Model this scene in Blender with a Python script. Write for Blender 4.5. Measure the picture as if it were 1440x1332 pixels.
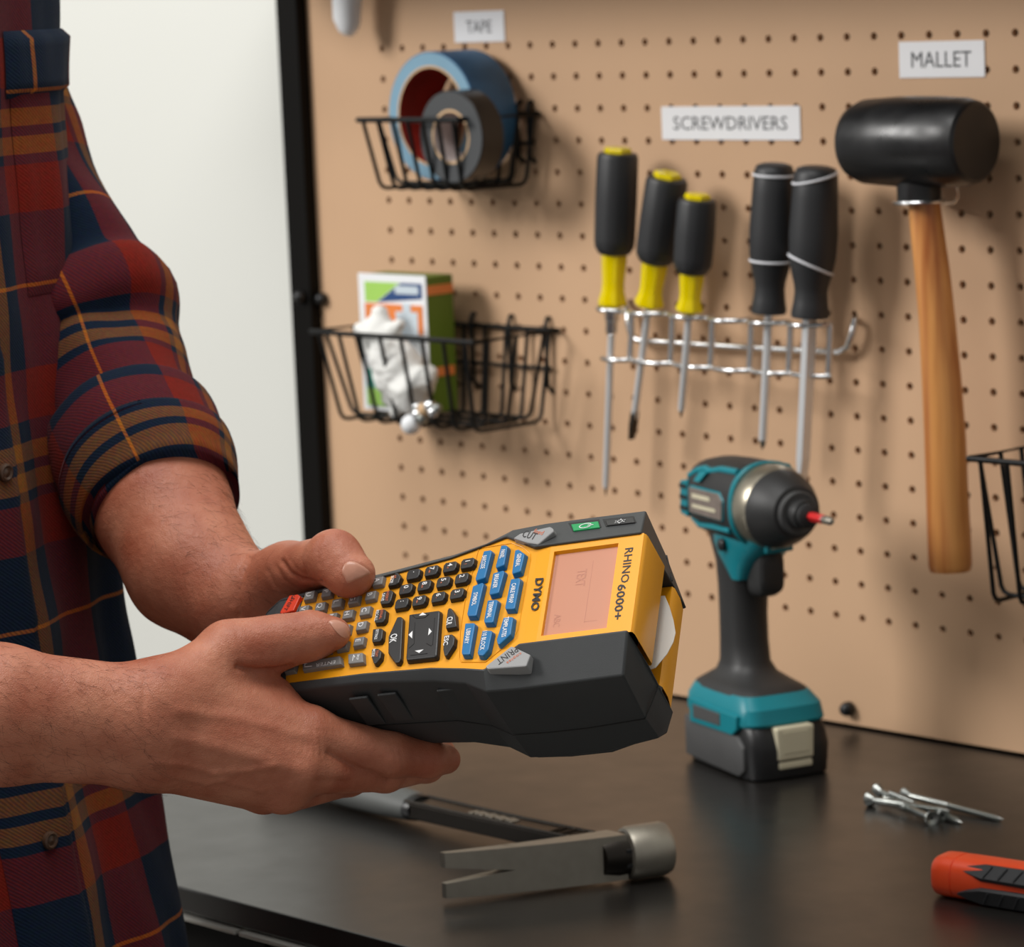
import bpy, bmesh, math, random
import numpy as np
from mathutils import Vector, Matrix

for _o in list(bpy.data.objects):
    bpy.data.objects.remove(_o, do_unlink=True)
scn = bpy.context.scene
COL = scn.collection
random.seed(5)
rng = np.random.default_rng(7)

# ------------------------------------------------------------------ camera
# calibrated on the one inch grid of the pegboard (1440 x 1332 frame)
FPX = 4629.27
CAM = np.array([2.07665292, -1.86048269, 0.55916658])
RC = np.array([[0.69584798, 0.71698627, -0.04154852],
               [0.07513517, -0.13021029, -0.98863542],
               [-0.71424806, 0.6848182, -0.14447745]])
cd = bpy.data.cameras.new('camera')
cam = bpy.data.objects.new('camera', cd)
COL.objects.link(cam)
cd.sensor_fit = 'HORIZONTAL'
cd.sensor_width = 36.0
cd.lens = FPX * 36.0 / 1440.0
cd.clip_start = 0.05
_m = Matrix.Identity(4)
for _i in range(3):
    _m[_i][0] = RC[0][_i]
    _m[_i][1] = -RC[1][_i]
    _m[_i][2] = -RC[2][_i]
    _m[_i][3] = CAM[_i]
cam.matrix_world = _m
cd.dof.use_dof = True
cd.dof.focus_distance = 1.70
cd.dof.aperture_fstop = 14.0
scn.camera = cam

# ------------------------------------------------------------------ light
scn.view_settings.view_transform = 'Standard'
scn.view_settings.look = 'None'
scn.view_settings.gamma = 1.0
scn.view_settings.use_curve_mapping = False
scn.view_settings.exposure = 0.0
wd = bpy.data.worlds.new('studio')
scn.world = wd
wd.use_nodes = True
wd.node_tree.nodes['Background'].inputs[0].default_value = (1.0, 0.985, 0.96, 1)
wd.node_tree.nodes['Background'].inputs[1].default_value = 0.30


def area(name, loc, target, size, power, color=(1, 1, 1)):
    ld = bpy.data.lights.new(name, 'AREA')
    ld.shape = 'RECTANGLE'
    ld.size, ld.size_y = size
    ld.energy = power
    ld.color = color
    o = bpy.data.objects.new(name, ld)
    COL.objects.link(o)
    o.location = loc
    d = Vector(target) - Vector(loc)
    o.rotation_euler = d.to_track_quat('-Z', 'Y').to_euler()
    return o


area('softbox_key', (-1.1, -2.5, 1.8), (0.45, -0.1, 0.2), (1.0, 1.0), 82, (1.0, 0.98, 0.95))
area('softbox_top', (0.75, -1.0, 2.1), (0.65, -0.6, 0.2), (1.2, 1.0), 26, (1.0, 0.99, 0.97))

# ------------------------------------------------------------------ pixel helpers


def ray(px, py):
    return RC.T @ np.array([(px - 720.0) / FPX, (py - 666.0) / FPX, 1.0])


def at(px, py, depth):
    return CAM + depth * ray(px, py)


def onY(px, py, y=0.0):
    d = ray(px, py)
    return CAM + d * ((y - CAM[1]) / d[1])


def onZ(px, py, z=0.0):
    d = ray(px, py)
    return CAM + d * ((z - CAM[2]) / d[2])


# ------------------------------------------------------------------ materials
def lin(c):
    return tuple((x / 255.0 / 12.92) if x / 255.0 <= 0.04045 else ((x / 255.0 + 0.055) / 1.055) ** 2.4 for x in c)


def mat(name, rgb, rough=0.5, metal=0.0, spec=0.5, noise=0.0, nscale=60.0, bump=0.0, bscale=300.0, rvar=0.0,
        trans=0.0, coat=0.0, sss=0.0):
    m = bpy.data.materials.new(name)
    m.use_nodes = True
    nt = m.node_tree
    b = nt.nodes['Principled BSDF']
    c = lin(rgb)
    b.inputs['Base Color'].default_value = (*c, 1)
    b.inputs['Roughness'].default_value = rough
    b.inputs['Metallic'].default_value = metal
    b.inputs['Specular IOR Level'].default_value = spec
    b.inputs['Transmission Weight'].default_value = trans
    b.inputs['Coat Weight'].default_value = coat
    if sss:
        b.inputs['Subsurface Weight'].default_value = sss
        b.inputs['Subsurface Radius'].default_value = (0.004, 0.0015, 0.0008)
        b.inputs['Subsurface Scale'].default_value = 1.0
    tc = nt.nodes.new('ShaderNodeTexCoord')
    if noise or rvar:
        n = nt.nodes.new('ShaderNodeTexNoise')
        n.inputs['Scale'].default_value = nscale
        n.inputs['Detail'].default_value = 4
        nt.links.new(tc.outputs['Object'], n.inputs['Vector'])
        if noise:
            mx = nt.nodes.new('ShaderNodeMix')
            mx.data_type = 'RGBA'
            mx.inputs[6].default_value = (*[min(1, x * (1 - noise)) for x in c], 1)
            mx.inputs[7].default_value = (*[min(1, x * (1 + noise)) for x in c], 1)
            nt.links.new(n.outputs['Fac'], mx.inputs[0])
            nt.links.new(mx.outputs[2], b.inputs['Base Color'])
        if rvar:
            mr = nt.nodes.new('ShaderNodeMapRange')
            mr.inputs[1].default_value = 0.3
            mr.inputs[2].default_value = 0.7
            mr.inputs[3].default_value = max(0.02, rough - rvar)
            mr.inputs[4].default_value = min(1, rough + rvar)
            nt.links.new(n.outputs['Fac'], mr.inputs[0])
            nt.links.new(mr.outputs[0], b.inputs['Roughness'])
    if bump:
        n2 = nt.nodes.new('ShaderNodeTexNoise')
        n2.inputs['Scale'].default_value = bscale
        n2.inputs['Detail'].default_value = 3
        nt.links.new(tc.outputs['Object'], n2.inputs['Vector'])
        bp = nt.nodes.new('ShaderNodeBump')
        bp.inputs['Strength'].default_value = bump
        bp.inputs['Distance'].default_value = 0.001
        nt.links.new(n2.outputs['Fac'], bp.inputs['Height'])
        nt.links.new(bp.outputs['Normal'], b.inputs['Normal'])
    return m


M = {}
M['wall'] = mat('white_paint', (216, 217, 211), 0.7, noise=0.015, nscale=3, bump=0.08, bscale=180)
M['board'] = mat('hardboard', (203, 166, 132), 0.62, spec=0.3, noise=0.06, nscale=9, bump=0.05, bscale=500)
M['bench'] = mat('bench_laminate', (25, 23, 21), 0.31, spec=0.9, noise=0.06, nscale=30, rvar=0.03, bump=0.012, bscale=900)
M['blackpaint'] = mat('black_paint', (10, 8, 6), 0.55, spec=0.12)
M['blackwire'] = mat('black_wire', (11, 12, 12), 0.4, spec=0.3)
M['blackplastic'] = mat('black_plastic', (20, 20, 21), 0.4)
M['chrome'] = mat('chrome', (222, 223, 224), 0.26, metal=1.0, noise=0.06, nscale=90)
M['steel'] = mat('brushed_steel', (158, 152, 140), 0.42, metal=0.75, noise=0.12, nscale=120, bump=0.02)
M['darksteel'] = mat('dark_steel', (62, 58, 54), 0.34, metal=1.0, noise=0.1, nscale=80)
M['zinc'] = mat('zinc', (170, 174, 170), 0.34, metal=1.0, noise=0.1, nscale=200)
M['paper'] = mat('paper', (236, 236, 238), 0.6, noise=0.01)
M['ink'] = mat('ink', (70, 72, 76), 0.7)
M['brightstrip'] = mat('bright_strip', (200, 198, 190), 0.3, metal=0.5)
M['floor'] = mat('concrete_floor', (120, 116, 110), 0.6, noise=0.1, nscale=6)


# ------------------------------------------------------------------ mesh builder
def frame_from(d):
    d = np.asarray(d, float)
    d = d / np.linalg.norm(d)
    a = np.array([0, 0, 1.0]) if abs(d[2]) < 0.9 else np.array([1.0, 0, 0])
    x = np.cross(a, d)
    x /= np.linalg.norm(x)
    return x, np.cross(d, x), d


class MB:
    def __init__(s):
        s.v, s.f, s.uv = [], [], []

    def add(s, vs, fs):
        o = len(s.v)
        s.v += [tuple(map(float, p)) for p in vs]
        s.f += [tuple(i + o for i in f) for f in fs]
        return s

    def tube(s, pts, r, n=8, closed=False, caps=True):
        P = [np.asarray(p, float) for p in pts]
        m = len(P)
        rr = r if hasattr(r, '__len__') else [r] * m
        T = []
        for i in range(m):
            if closed:
                t = P[(i + 1) % m] - P[i - 1]
            else:
                t = P[min(i + 1, m - 1)] - P[max(i - 1, 0)]
            T.append(t / (np.linalg.norm(t) + 1e-12))
        x, y, _ = frame_from(T[0])
        vs, fs = [], []
        for i in range(m):
            x = x - T[i] * (x @ T[i])
            x /= np.linalg.norm(x)
            y = np.cross(T[i], x)
            for k in range(n):
                a = 2 * math.pi * k / n
                vs.append(P[i] + rr[i] * (math.cos(a) * x + math.sin(a) * y))
        for i in range(m if closed else m - 1):
            j = (i + 1) % m
            for k in range(n):
                l = (k + 1) % n
                fs.append((i * n + k, i * n + l, j * n + l, j * n + k))
        if caps and not closed:
            fs.append(tuple(range(n))[::-1])
            fs.append(tuple((m - 1) * n + k for k in range(n)))
        return s.add(vs, fs)

    def lathe(s, prof, o=(0, 0, 0), d=(0, 0, 1), n=24, x=None, sx=1.0, sy=1.0, caps=True):
        """prof = [(radius, distance along d)]"""
        o = np.asarray(o, float)
        X, Y, Dd = frame_from(d)
        if x is not None:
            X = np.asarray(x, float) - Dd * (np.asarray(x, float) @ Dd)
            X /= np.linalg.norm(X)
            Y = np.cross(Dd, X)
        vs, fs = [], []
        m = len(prof)
        for (r, t) in prof:
            for k in range(n):
                a = 2 * math.pi * k / n
                vs.append(o + Dd * t + r * (sx * math.cos(a) * X + sy * math.sin(a) * Y))
        for i in range(m - 1):
            for k in range(n):
                l = (k + 1) % n
                fs.append((i * n + k, i * n + l, (i + 1) * n + l, (i + 1) * n + k))
        if caps:
            fs.append(tuple(range(n))[::-1])
            fs.append(tuple((m - 1) * n + k for k in range(n)))
        return s.add(vs, fs)

    def loft(s, secs, caps=True, closed=True):
        n = len(secs[0])
        vs = [p for q in secs for p in q]
        fs = []
        for i in range(len(secs) - 1):
            for k in range(n if closed else n - 1):
                l = (k + 1) % n
                fs.append((i * n + k, i * n + l, (i + 1) * n + l, (i + 1) * n + k))
        if caps:
            fs.append(tuple(range(n))[::-1])
            fs.append(tuple((len(secs) - 1) * n + k for k in range(n)))
        return s.add(vs, fs)

    def box(s, c, h, ax=None):
        c = np.asarray(c, float)
        A = np.eye(3) if ax is None else np.asarray(ax, float)
        vs = [c + A[0] * h[0] * i + A[1] * h[1] * j + A[2] * h[2] * k for i in (-1, 1) for j in (-1, 1) for k in (-1, 1)]
        return s.add(vs, [(0, 1, 3, 2), (4, 6, 7, 5), (0, 4, 5, 1), (2, 3, 7, 6), (0, 2, 6, 4), (1, 5, 7, 3)])

    def prism(s, poly, o, ax, z0, z1, grow0=0.0):
        """poly in (ax0, ax1), extruded z0..z1 on ax2"""
        o = np.asarray(o, float)
        A = np.asarray(ax, float)
        n = len(poly)
        c = np.mean(np.asarray(poly, float), 0)
        vs = []
        for z, g in ((z0, grow0), (z1, 0.0)):
            for p in poly:
                q = np.asarray(p, float)
                if g:
                    dd = q - c
                    q = q + dd / (np.linalg.norm(dd) + 1e-9) * g
                vs.append(o + A[0] * q[0] + A[1] * q[1] + A[2] * z)
        fs = [tuple(range(n))[::-1], tuple(range(n, 2 * n))]
        for k in range(n):
            l = (k + 1) % n
            fs.append((k, l, n + l, n + k))
        return s.add(vs, fs)

    def build(s, name, m, parent=None, smooth=None, bevel=0.0, seg=2, local=False, sub=0, weld=False):
        me = bpy.data.meshes.new(name)
        v = np.array(s.v, float)
        if parent is not None and not local:
            mw = parent.get('_mw')
            inv = np.array(ROOTM.get(parent.name, Matrix.Identity(4)).inverted())
            v = v @ inv[:3, :3].T + inv[:3, 3]
        me.from_pydata([tuple(p) for p in v], [], s.f)
        bm = bmesh.new()
        bm.from_mesh(me)
        if weld:
            bmesh.ops.remove_doubles(bm, verts=bm.verts, dist=1e-6)
        bmesh.ops.recalc_face_normals(bm, faces=bm.faces)
        if bevel:
            es = [e for e in bm.edges if len(e.link_faces) == 2 and e.calc_face_angle(0) > 0.5]
            bmesh.ops.bevel(bm, geom=es, offset=bevel, segments=seg, profile=0.5, affect='EDGES', clamp_overlap=True)
        bm.to_mesh(me)
        bm.free()
        if smooth is not None:
            me.polygons.foreach_set('use_smooth', [True] * len(me.polygons))
            try:
                me.set_sharp_from_angle(angle=math.radians(smooth))
            except Exception:
                pass
        me.materials.append(M[m] if isinstance(m, str) else m)
        o = bpy.data.objects.new(name, me)
        COL.objects.link(o)
        if parent is not None:
            o.parent = parent
            ROOTM[o.name] = ROOTM.get(parent.name, Matrix.Identity(4)) if not local else ROOTM.get(parent.name, Matrix.Identity(4))
        if sub:
            md = o.modifiers.new('subsurf', 'SUBSURF')
            md.levels = md.render_levels = sub
        return o


ROOTM = {}


def tag(o, label=None, cat=None, group=None, kind=None):
    if label:
        o['label'] = label
    if cat:
        o['category'] = cat
    if group:
        o['group'] = group
    if kind:
        o['kind'] = kind
    return o


def thing(name, loc, label, cat, group=None, rot=None):
    o = bpy.data.objects.new(name, None)
    COL.objects.link(o)
    o.empty_display_size = 0.02
    m = Matrix.Translation(Vector(tuple(map(float, loc))))
    if rot is not None:
        for i in range(3):
            for j in range(3):
                m[i][j] = float(rot[j][i])
    o.matrix_world = m
    ROOTM[o.name] = m
    return tag(o, label, cat, group)


def textmesh(name, txt, m, parent, o, right, up, size, depth=0.0002, align='CENTER', width=None, shear=0.0, bold=0.0):
    """flat lettering: o centre, right/up world unit vectors, size cap height"""
    cu = bpy.data.curves.new(name, 'FONT')
    cu.body = txt
    cu.align_x = align
    cu.align_y = 'CENTER'
    cu.size = 1.0
    cu.shear = shear
    cu.offset = bold
    cu.resolution_u = 2
    ob = bpy.data.objects.new(name, cu)
    COL.objects.link(ob)
    dg = bpy.context.evaluated_depsgraph_get()
    me0 = bpy.data.meshes.new_from_object(ob.evaluated_get(dg))
    v = np.array([q.co for q in me0.vertices]) if len(me0.vertices) else np.zeros((0, 3))
    fs = [tuple(p.vertices) for p in me0.polygons]
    bpy.data.objects.remove(ob, do_unlink=True)
    bpy.data.meshes.remove(me0)
    bpy.data.curves.remove(cu)
    sx = sy = size / 0.73
    if width is not None and len(v):
        sx = width / (v[:, 0].max() - v[:, 0].min())
    if len(v):
        v[:, 0] -= (v[:, 0].max() + v[:, 0].min()) / 2
        v[:, 1] -= (v[:, 1].max() + v[:, 1].min()) / 2
    right = np.asarray(right, float)
    up = np.asarray(up, float)
    nrm = np.cross(right, up)
    W = np.asarray(o, float) + np.outer(v[:, 0] * sx, right) + np.outer(v[:, 1] * sy, up) + nrm * depth
    mb = MB()
    mb.add(W, fs)
    return mb.build(name, m, parent)


X3, Y3, Z3 = np.eye(3)

# ------------------------------------------------------------------ setting
mb = MB().box((0.3, 0.085, 0.6), (3.0, 0.05, 1.4))
tag(mb.build('wall_back', 'wall'), kind='structure')
mb = MB().box((0.3, -1.5, -0.83), (3.0, 1.65, 0.05))
tag(mb.build('floor', 'floor'), kind='structure')

# workbench: black top flush with the pegboard frame, carcass with drawers
BX0, BX1 = -0.1216, 1.62
wb = thing('workbench', (0.75, -0.3, -0.78), 'black laminate workbench with steel-edged drawers below the top', 'workbench')
BC, BH = (BX0 + BX1) / 2, (BX1 - BX0) / 2
MB().box((BC, -0.2835, -0.00825), (BH, 0.3165, 0.00825)).build('bench_top', 'bench', wb, bevel=0.0012)
MB().box((BC, -0.275, -0.40), (BH - 0.004, 0.29, 0.379)).build('cabinet_body', 'blackpaint', wb, bevel=0.001)
for k in range(4):
    x0 = -0.116 + k * 0.62 - (0.0 if k == 0 else 0.006)
    if k == 3:
        break
    hw_ = 0.308 if k < 2 else 0.24
    dr = MB().box((x0 + hw_, -0.572, -0.135), (hw_ - 0.003, 0.008, 0.105)).build('drawer_front', 'blackpaint', wb, bevel=0.001)
    MB().box((x0 + hw_, -0.5940, -0.0188), (hw_ - 0.003, 0.0105, 0.0013)).build('edge_pull', 'brightstrip', dr, bevel=0.0005)
    MB().lathe([(0.0008, -0.004), (0.0045, -0.0035), (0.0060, 0.001), (0.0055, 0.004), (0.003, 0.0065), (0.0005, 0.0072)], (x0 + hw_ + 0.30 - 0.1, -0.584, -0.038), (0, -1, 0), 14).build('knob', 'chrome', dr, smooth=50)

# pegboard
PITCH = 0.0254
pb = thing('pegboard', (0.45, 0.004, 0.0), 'tan hardboard pegboard in a black frame behind the workbench', 'pegboard')
NCOL, NROW = 38, 18
XL, XR, ZT = -0.0946, 36.5 * PITCH + 0.10, 0.595
ZR = 0.517
mb = MB()
HT = 0.0055
RH = 0.00305
for c in range(NCOL):
    for r in range(NROW):
        x, z = c * PITCH, ZR - r * PITCH
        h = PITCH / 2
        out = [(1, 0), (1, 1), (0, 1), (-1, 1), (-1, 0), (-1, -1), (0, -1), (1, -1)]
        vs = [(x + h * a, 0, z + h * b) for a, b in out]
        vs += [(x + RH * math.cos(k * math.pi / 4), 0, z + RH * math.sin(k * math.pi / 4)) for k in range(8)]
        vs += [(x + RH * math.cos(k * math.pi / 4), HT, z + RH * math.sin(k * math.pi / 4)) for k in range(8)]
        fs = []
        for k in range(8):
            l = (k + 1) % 8
            fs += [(k, l, 8 + l, 8 + k), (8 + k, 8 + l, 16 + l, 16 + k)]
        mb.add(vs, fs)
xa, xb = -PITCH / 2, (NCOL - 0.5) * PITCH
za, zb = ZR - (NROW - 0.5) * PITCH, ZR + PITCH / 2
for (x0, x1, z0, z1) in ((XL, xa, 0, ZT), (xb, XR, 0, ZT), (xa, xb, 0, za), (xa, xb, zb, ZT)):
    mb.add([(x0, 0, z0), (x1, 0, z0), (x1, 0, z1), (x0, 0, z1)], [(0, 1, 2, 3)])
mb.build('perforated_panel', 'board', pb)
MB().box(((XL + XR) / 2, 0.031, ZT / 2), ((XR - XL) / 2, 0.002, ZT / 2)).build('backing', 'blackpaint', pb)
MB().box(((XL + XR) / 2, 0.0165, ZT + 0.010), ((XR - XL) / 2, 0.0165, 0.010)).build('frame_rail', 'blackpaint', pb, bevel=0.001)
MB().box((XR + 0.0135, 0.0165, ZT / 2 + 0.01), (0.0135, 0.0165, ZT / 2 + 0.01)).build('frame_post', 'blackpaint', pb, bevel=0.001)
MB().box(((XL + XR) / 2, 0.006, 0.0012), ((XR - XL) / 2, 0.006, 0.0012)).build('bottom_channel', 'blackpaint', pb)
po = MB().box((-0.1081, 0.011, ZT / 2 + 0.01), (0.0135, 0.0225, ZT / 2 + 0.01)).build('upright_post', 'blackpaint', bevel=0.001)
tag(po, 'black steel upright post between the white wall and the pegboard', 'post')
# unseen shallow shelf added to shade the pegboard top, above the frame
sh = thing('shade_shelf', ((XL + XR) / 2, -0.06, ZT + 0.02), 'unseen black shelf board added to shade the top of the pegboard', 'shelf')
MB().box(((XL + XR) / 2, -0.055, ZT + 0.0285), ((XR - XL) / 2 + 0.027, 0.0885, 0.008)).build('shade_shelf_board', 'blackpaint', sh, bevel=0.001)
# black cap bolts
for (px, py, y, lb) in ((457, 420, 0.0, 'black cap bolt on the pegboard edge beside the black post'), (1196, 996, 0.0, 'black cap bolt low on the pegboard just above the bench'), (426, 417, -0.0115, 'black cap bolt on the face of the black post')):
    p = onY(px, py, y)
    o_ = MB().lathe([(0.0045, 0.0), (0.0055, 0.001), (0.0055, 0.005), (0.004, 0.0085), (0.0015, 0.0095)], p, (0, -1, 0), 14).build('cap_bolt', 'blackplastic', smooth=50)
    tag(o_, lb, 'bolt', 'cap bolts of the pegboard')

# name labels
for (txt, a, b, hh, wf, lab) in (('TAPE', (639, 17), (711, 58), 0.0105, 0.030, 'small white paper label reading TAPE above the basket of tape rolls'),
                             ('SCREWDRIVERS', (931, 150), (1127, 197), 0.0108, 0.116, 'long white paper label reading SCREWDRIVERS on the pegboard'),
                             ('MALLET', (1265, 59), (1386, 108), 0.0118, 0.054, 'white paper label reading MALLET above the rubber mallet')):
    A, B = onY(*a), onY(*b)
    cx, cz = (A[0] + B[0]) / 2, (A[2] + B[2]) / 2
    hw, hz = (B[0] - A[0]) / 2, (A[2] - B[2]) / 2
    t = thing('name_label', (cx, 0, cz), lab, 'label', 'name labels on the pegboard')
    MB().box((cx, -0.0006, cz), (hw, 0.0004, hz)).build('paper_strip', 'paper', t)
    textmesh('lettering', txt, 'ink', t, (cx, -0.0011, cz), X3, Z3, hh, 0.0001, width=wf)

# ------------------------------------------------------------------ label maker (held in the hands)
M['rubber'] = mat('grey_rubber', (58, 60, 61), 0.48, spec=0.45, noise=0.05, nscale=120, bump=0.10, bscale=2500)
M['yellow'] = mat('yellow_plastic', (247, 166, 8), 0.36, noise=0.015, nscale=40, bump=0.02, bscale=2500)
M['keygrey'] = mat('grey_key', (128, 126, 124), 0.5)
M['keyblack'] = mat('black_key', (38, 37, 37), 0.42)
M['keyblue'] = mat('blue_key', (0, 112, 170), 0.42)
M['keyred'] = mat('red_key', (232, 62, 22), 0.42)
M['keygreen'] = mat('green_key', (0, 150, 82), 0.4)
M['keysilver'] = mat('silver_key', (152, 152, 152), 0.42)
M['print_white'] = mat('white_print', (240, 240, 240), 0.5)
M['print_orange'] = mat('orange_print', (216, 112, 70), 0.5)
M['print_black'] = mat('black_print', (22, 20, 20), 0.5)
M['lcd'] = mat('lcd_glass', (206, 146, 120), 0.16, noise=0.02, nscale=30)
M['lcd_ink'] = mat('lcd_ink', (198, 136, 114), 0.2)
M['tapewhite'] = mat('label_tape', (228, 226, 220), 0.45)
M['slot'] = mat('slot_dark', (30, 18, 10), 0.6)


def dev_frame(kr=0.85, au=-0.1435, av=-0.17):
    u = np.array([1, au]); u /= np.linalg.norm(u)
    v = np.array([av, 1]); v /= np.linalg.norm(v)
    uc, vc, b = complex(*u), complex(*v), kr * kr
    a = 2 / (1 + b + abs(uc ** 2 + b * vc ** 2))
    ku = a ** .5
    U = np.array([*(u * ku), -math.sqrt(1 - a)])
    V = np.array([*(v * ku * kr), -math.sqrt(1 - a * b)])
    V -= U * (U @ V)
    V /= np.linalg.norm(V)
    return [RC.T @ q for q in (U, V, np.cross(U, V))]


DU, DV, DW = dev_frame()
DO = at(650, 850, 1.72)
DR = np.array([DU, DV, DW])          # world -> local rows


def dloc(px, py, p0, n):
    """pixel -> local point (m) on local plane through p0 (m) with normal n"""
    o = DR @ (CAM - DO)
    d = DR @ ray(px, py)
    n = np.asarray(n, float)
    s = ((np.asarray(p0, float) - o) @ n) / (d @ n)
    return o + s * d


def dwor(u, v, w):
    """local mm -> world"""
    return DO + (DU * u + DV * v + DW * w) * 1e-3


lm = thing('label_maker', DO, 'yellow and dark grey handheld label maker with coloured keys, held in both hands', 'label maker', rot=(DU, DV, DW))
ST = np.array([
    # u     hi    wi    hb    wb    hs   ws   hl   wl
    [-129, 15.5, 15.0, 17.5, 18, 19.5, 40, 15, 50],
    [-125.5, 23, 13.4, 26, 16.5, 28, 41, 22, 56],
    [-118, 28.2, 11.6, 32.4, 14.8, 35, 43, 30, 61],
    [-55, 31.6, 6.6, 36.4, 9.6, 39.5, 44, 36, 73],
    [-14, 35.6, 3.6, 41.3, 8.4, 42, 44, 39, 76],
    [6, 39.8, 1.9, 46, 7.8, 47, 45, 43, 78],
    [18, 42.8, 1.0, 52.5, 7.8, 53.0, 47, 50, 80],
    [37, 31, -1.6, 53.5, 7.5, 54, 47, 51, 81],
    [60, 31, -1.6, 53.5, 7.5, 54, 47, 51, 81],
    [97, 31, -1.6, 53, 7.5, 52.5, 46.5, 46, 78]])
for side, sg in (('far', -1), ('near', 1)):
    secs = []
    for i, (u, hi, wi, hb, wb_, hs, ws, hl, wl) in enumerate(ST):
        e = 1 if i == len(ST) - 1 else 0
        lo = (hl + 0.5 * (hs - hl), ws + 0.72 * (wl - ws))
        q = [(u, hi, wi), (u - 3 * e, hb, wb_), (u - 5.5 * e, hs, ws), (u - 6.5 * e, lo[0], lo[1]), (u - 6.0 * e, hl - 6, wl), (u + 0.3 * e, min(hi + 2.6, hl - 8), wl - 9), (u + 0.8 * e, hi + 0.8 if u > 30 else hi - 2, min(wi + 30, wl - 14)), (u, hi, wi + 4)]
        secs.append([np.array([a, sg * b, c]) * 1e-3 for a, b, c in q])
    MB().loft(secs).build('rubber_grip', 'rubber', lm, smooth=12, bevel=0.0012, seg=3, local=True)
    seam = [np.array((u - (5.4 if u > 95 else 0), sg * (hs + 0.1), ws)) * 1e-3 for u, hi, wi, hb, wb_, hs, ws, hl, wl in ST]
    seam.append(np.array((97.2, sg * 34, 45)) * 1e-3)
    MB().tube(seam, 0.00045, 6).build('seam', 'print_black', lm, local=True)
secs = []
for i, (u, hi, wi, hb, wb_, hs, ws, hl, wl) in enumerate(ST):
    e = 1 if i == len(ST) - 1 else 0
    q = [(u - 11 * e, t * (hl - 4.5), w) for t, w in ((1, wl - 0.3), (-1, wl - 0.3), (-1, ws - 12), (1, ws - 12))]
    secs.append([np.array(p) * 1e-3 for p in q])
MB().loft(secs).build('lower_shell', 'rubber', lm, smooth=28, local=True)
capp = [(-128.6, -15.5), (-125, -23), (-118, -28.4), (-103, -29.0), (-107, 0), (-103, 29.0), (-118, 28.4), (-125, 23), (-128.6, 15.5)]
MB().add([np.array((u, v, 1.0 + 0.075 * (30 - u) + (1.2 if u < -120 else 0))) * 1e-3 for u, v in capp] + [np.array((u, v, 34)) * 1e-3 for u, v in capp],
         [tuple(range(9))] + [(k, (k + 1) % 9, 9 + (k + 1) % 9, 9 + k) for k in range(9)]).build('end_cap', 'rubber', lm, bevel=0.0008, local=True)
# raised pads on the handle sides
for u, v, w in ((-61, 39.2, 30), (-44, 39.6, 29), (-8.5, 42.8, 27)):
    for sg in (-1, 1):
        MB().box(np.array((u, sg * v, w)) * 1e-3, (0.0055, 0.0009, 0.0125)).build('grip_pad', 'rubber', lm, bevel=0.0007, local=True)


def wk(u):
    return 2.0 + 0.075 * (30.0 - u)


# yellow face plate
mb = MB()
fu = [-112, -107, -103, -97, -75, -55, -34, -14, 6, 19]
fh = [26, 28, 28.6, 29.0, 30.5, 33, 35, 37, 41.3, 44.2]
secs = [[np.array((u, t * h, wk(u))) * 1e-3 for t in (-1, 1)] for u, h in zip(fu, fh)]
secs.append([np.array((38, t * 31.6, 1.2)) * 1e-3 for t in (-1, 1)])
secs.append([np.array((46, t * 31.6, 0.0)) * 1e-3 for t in (-1, 1)])
mb.loft(secs, caps=False, closed=False)
a0, a1, b0, b1 = 48.3, 84.3, -27.2, 27.2
for q in ([(46, -31.6), (98, -31.6), (98, b0), (46, b0)], [(46, b1), (98, b1), (98, 31.6), (46, 31.6)], [(46, b0), (a0, b0), (a0, b1), (46, b1)], [(a1, b0), (98, b0), (98, b1), (a1, b1)]):
    mb.add([np.array((u, v, 0)) * 1e-3 for u, v in q], [(0, 1, 2, 3)])
ins = [(a0, b0), (a1, b0), (a1, b1), (a0, b1)]
inn = [(a0 + .3, b0 + .9), (a1 - .3, b0 + .9), (a1 - .3, b1 - .6), (a0 + .3, b1 - .6)]
for k in range(4):
    l = (k + 1) % 4
    mb.add([np.array((*ins[k], 0)) * 1e-3, np.array((*ins[l], 0)) * 1e-3, np.array((*inn[l], 2.2)) * 1e-3, np.array((*inn[k], 2.2)) * 1e-3], [(0, 1, 2, 3)])
mb.build('face_plate', 'yellow', lm, local=True, weld=True)
sc = MB()
sc.box(np.array(((a0 + a1) / 2, 0, 2.9)) * 1e-3, (0.0182, 0.0272, 0.0009)).build('screen', 'lcd', lm, local=True)
sco = lm.children[-1]
scr = [o for o in lm.children if o.name.startswith('screen')][0]
Lr, Lu = np.array([0, 1., 0]), np.array([1., 0, 0])
zsc = 1.95e-3


def ltext(name, txt, m, parent, o, right, up, size, width=None, bold=0.0, shear=0.0):
    n = np.cross(right, up)
    o2 = textmesh(name, txt, m, None, o, right, up, size, 0.00006, width=width, bold=bold, shear=shear)
    o2.parent = parent
    return o2


# faint lcd print
for (c, h) in (((70.5, 0.5), (0.12, 20)), ((74, 20), (3.6, 0.15))):
    MB().box(np.array((c[0], c[1], 1.95)) * 1e-3, (h[0] * 1e-3, h[1] * 1e-3, 2e-5)).build('screen_line', 'lcd_ink', scr, local=True)
ltext('screen_text', 'TEXT', 'lcd_ink', scr, np.array((65, -9, 1.95)) * 1e-3, Lr, Lu, 0.0055, width=0.011)
ltext('screen_text', 'ABC', 'lcd_ink', scr, np.array((55, 17, 1.95)) * 1e-3, Lr, Lu, 0.004, width=0.008)
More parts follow.
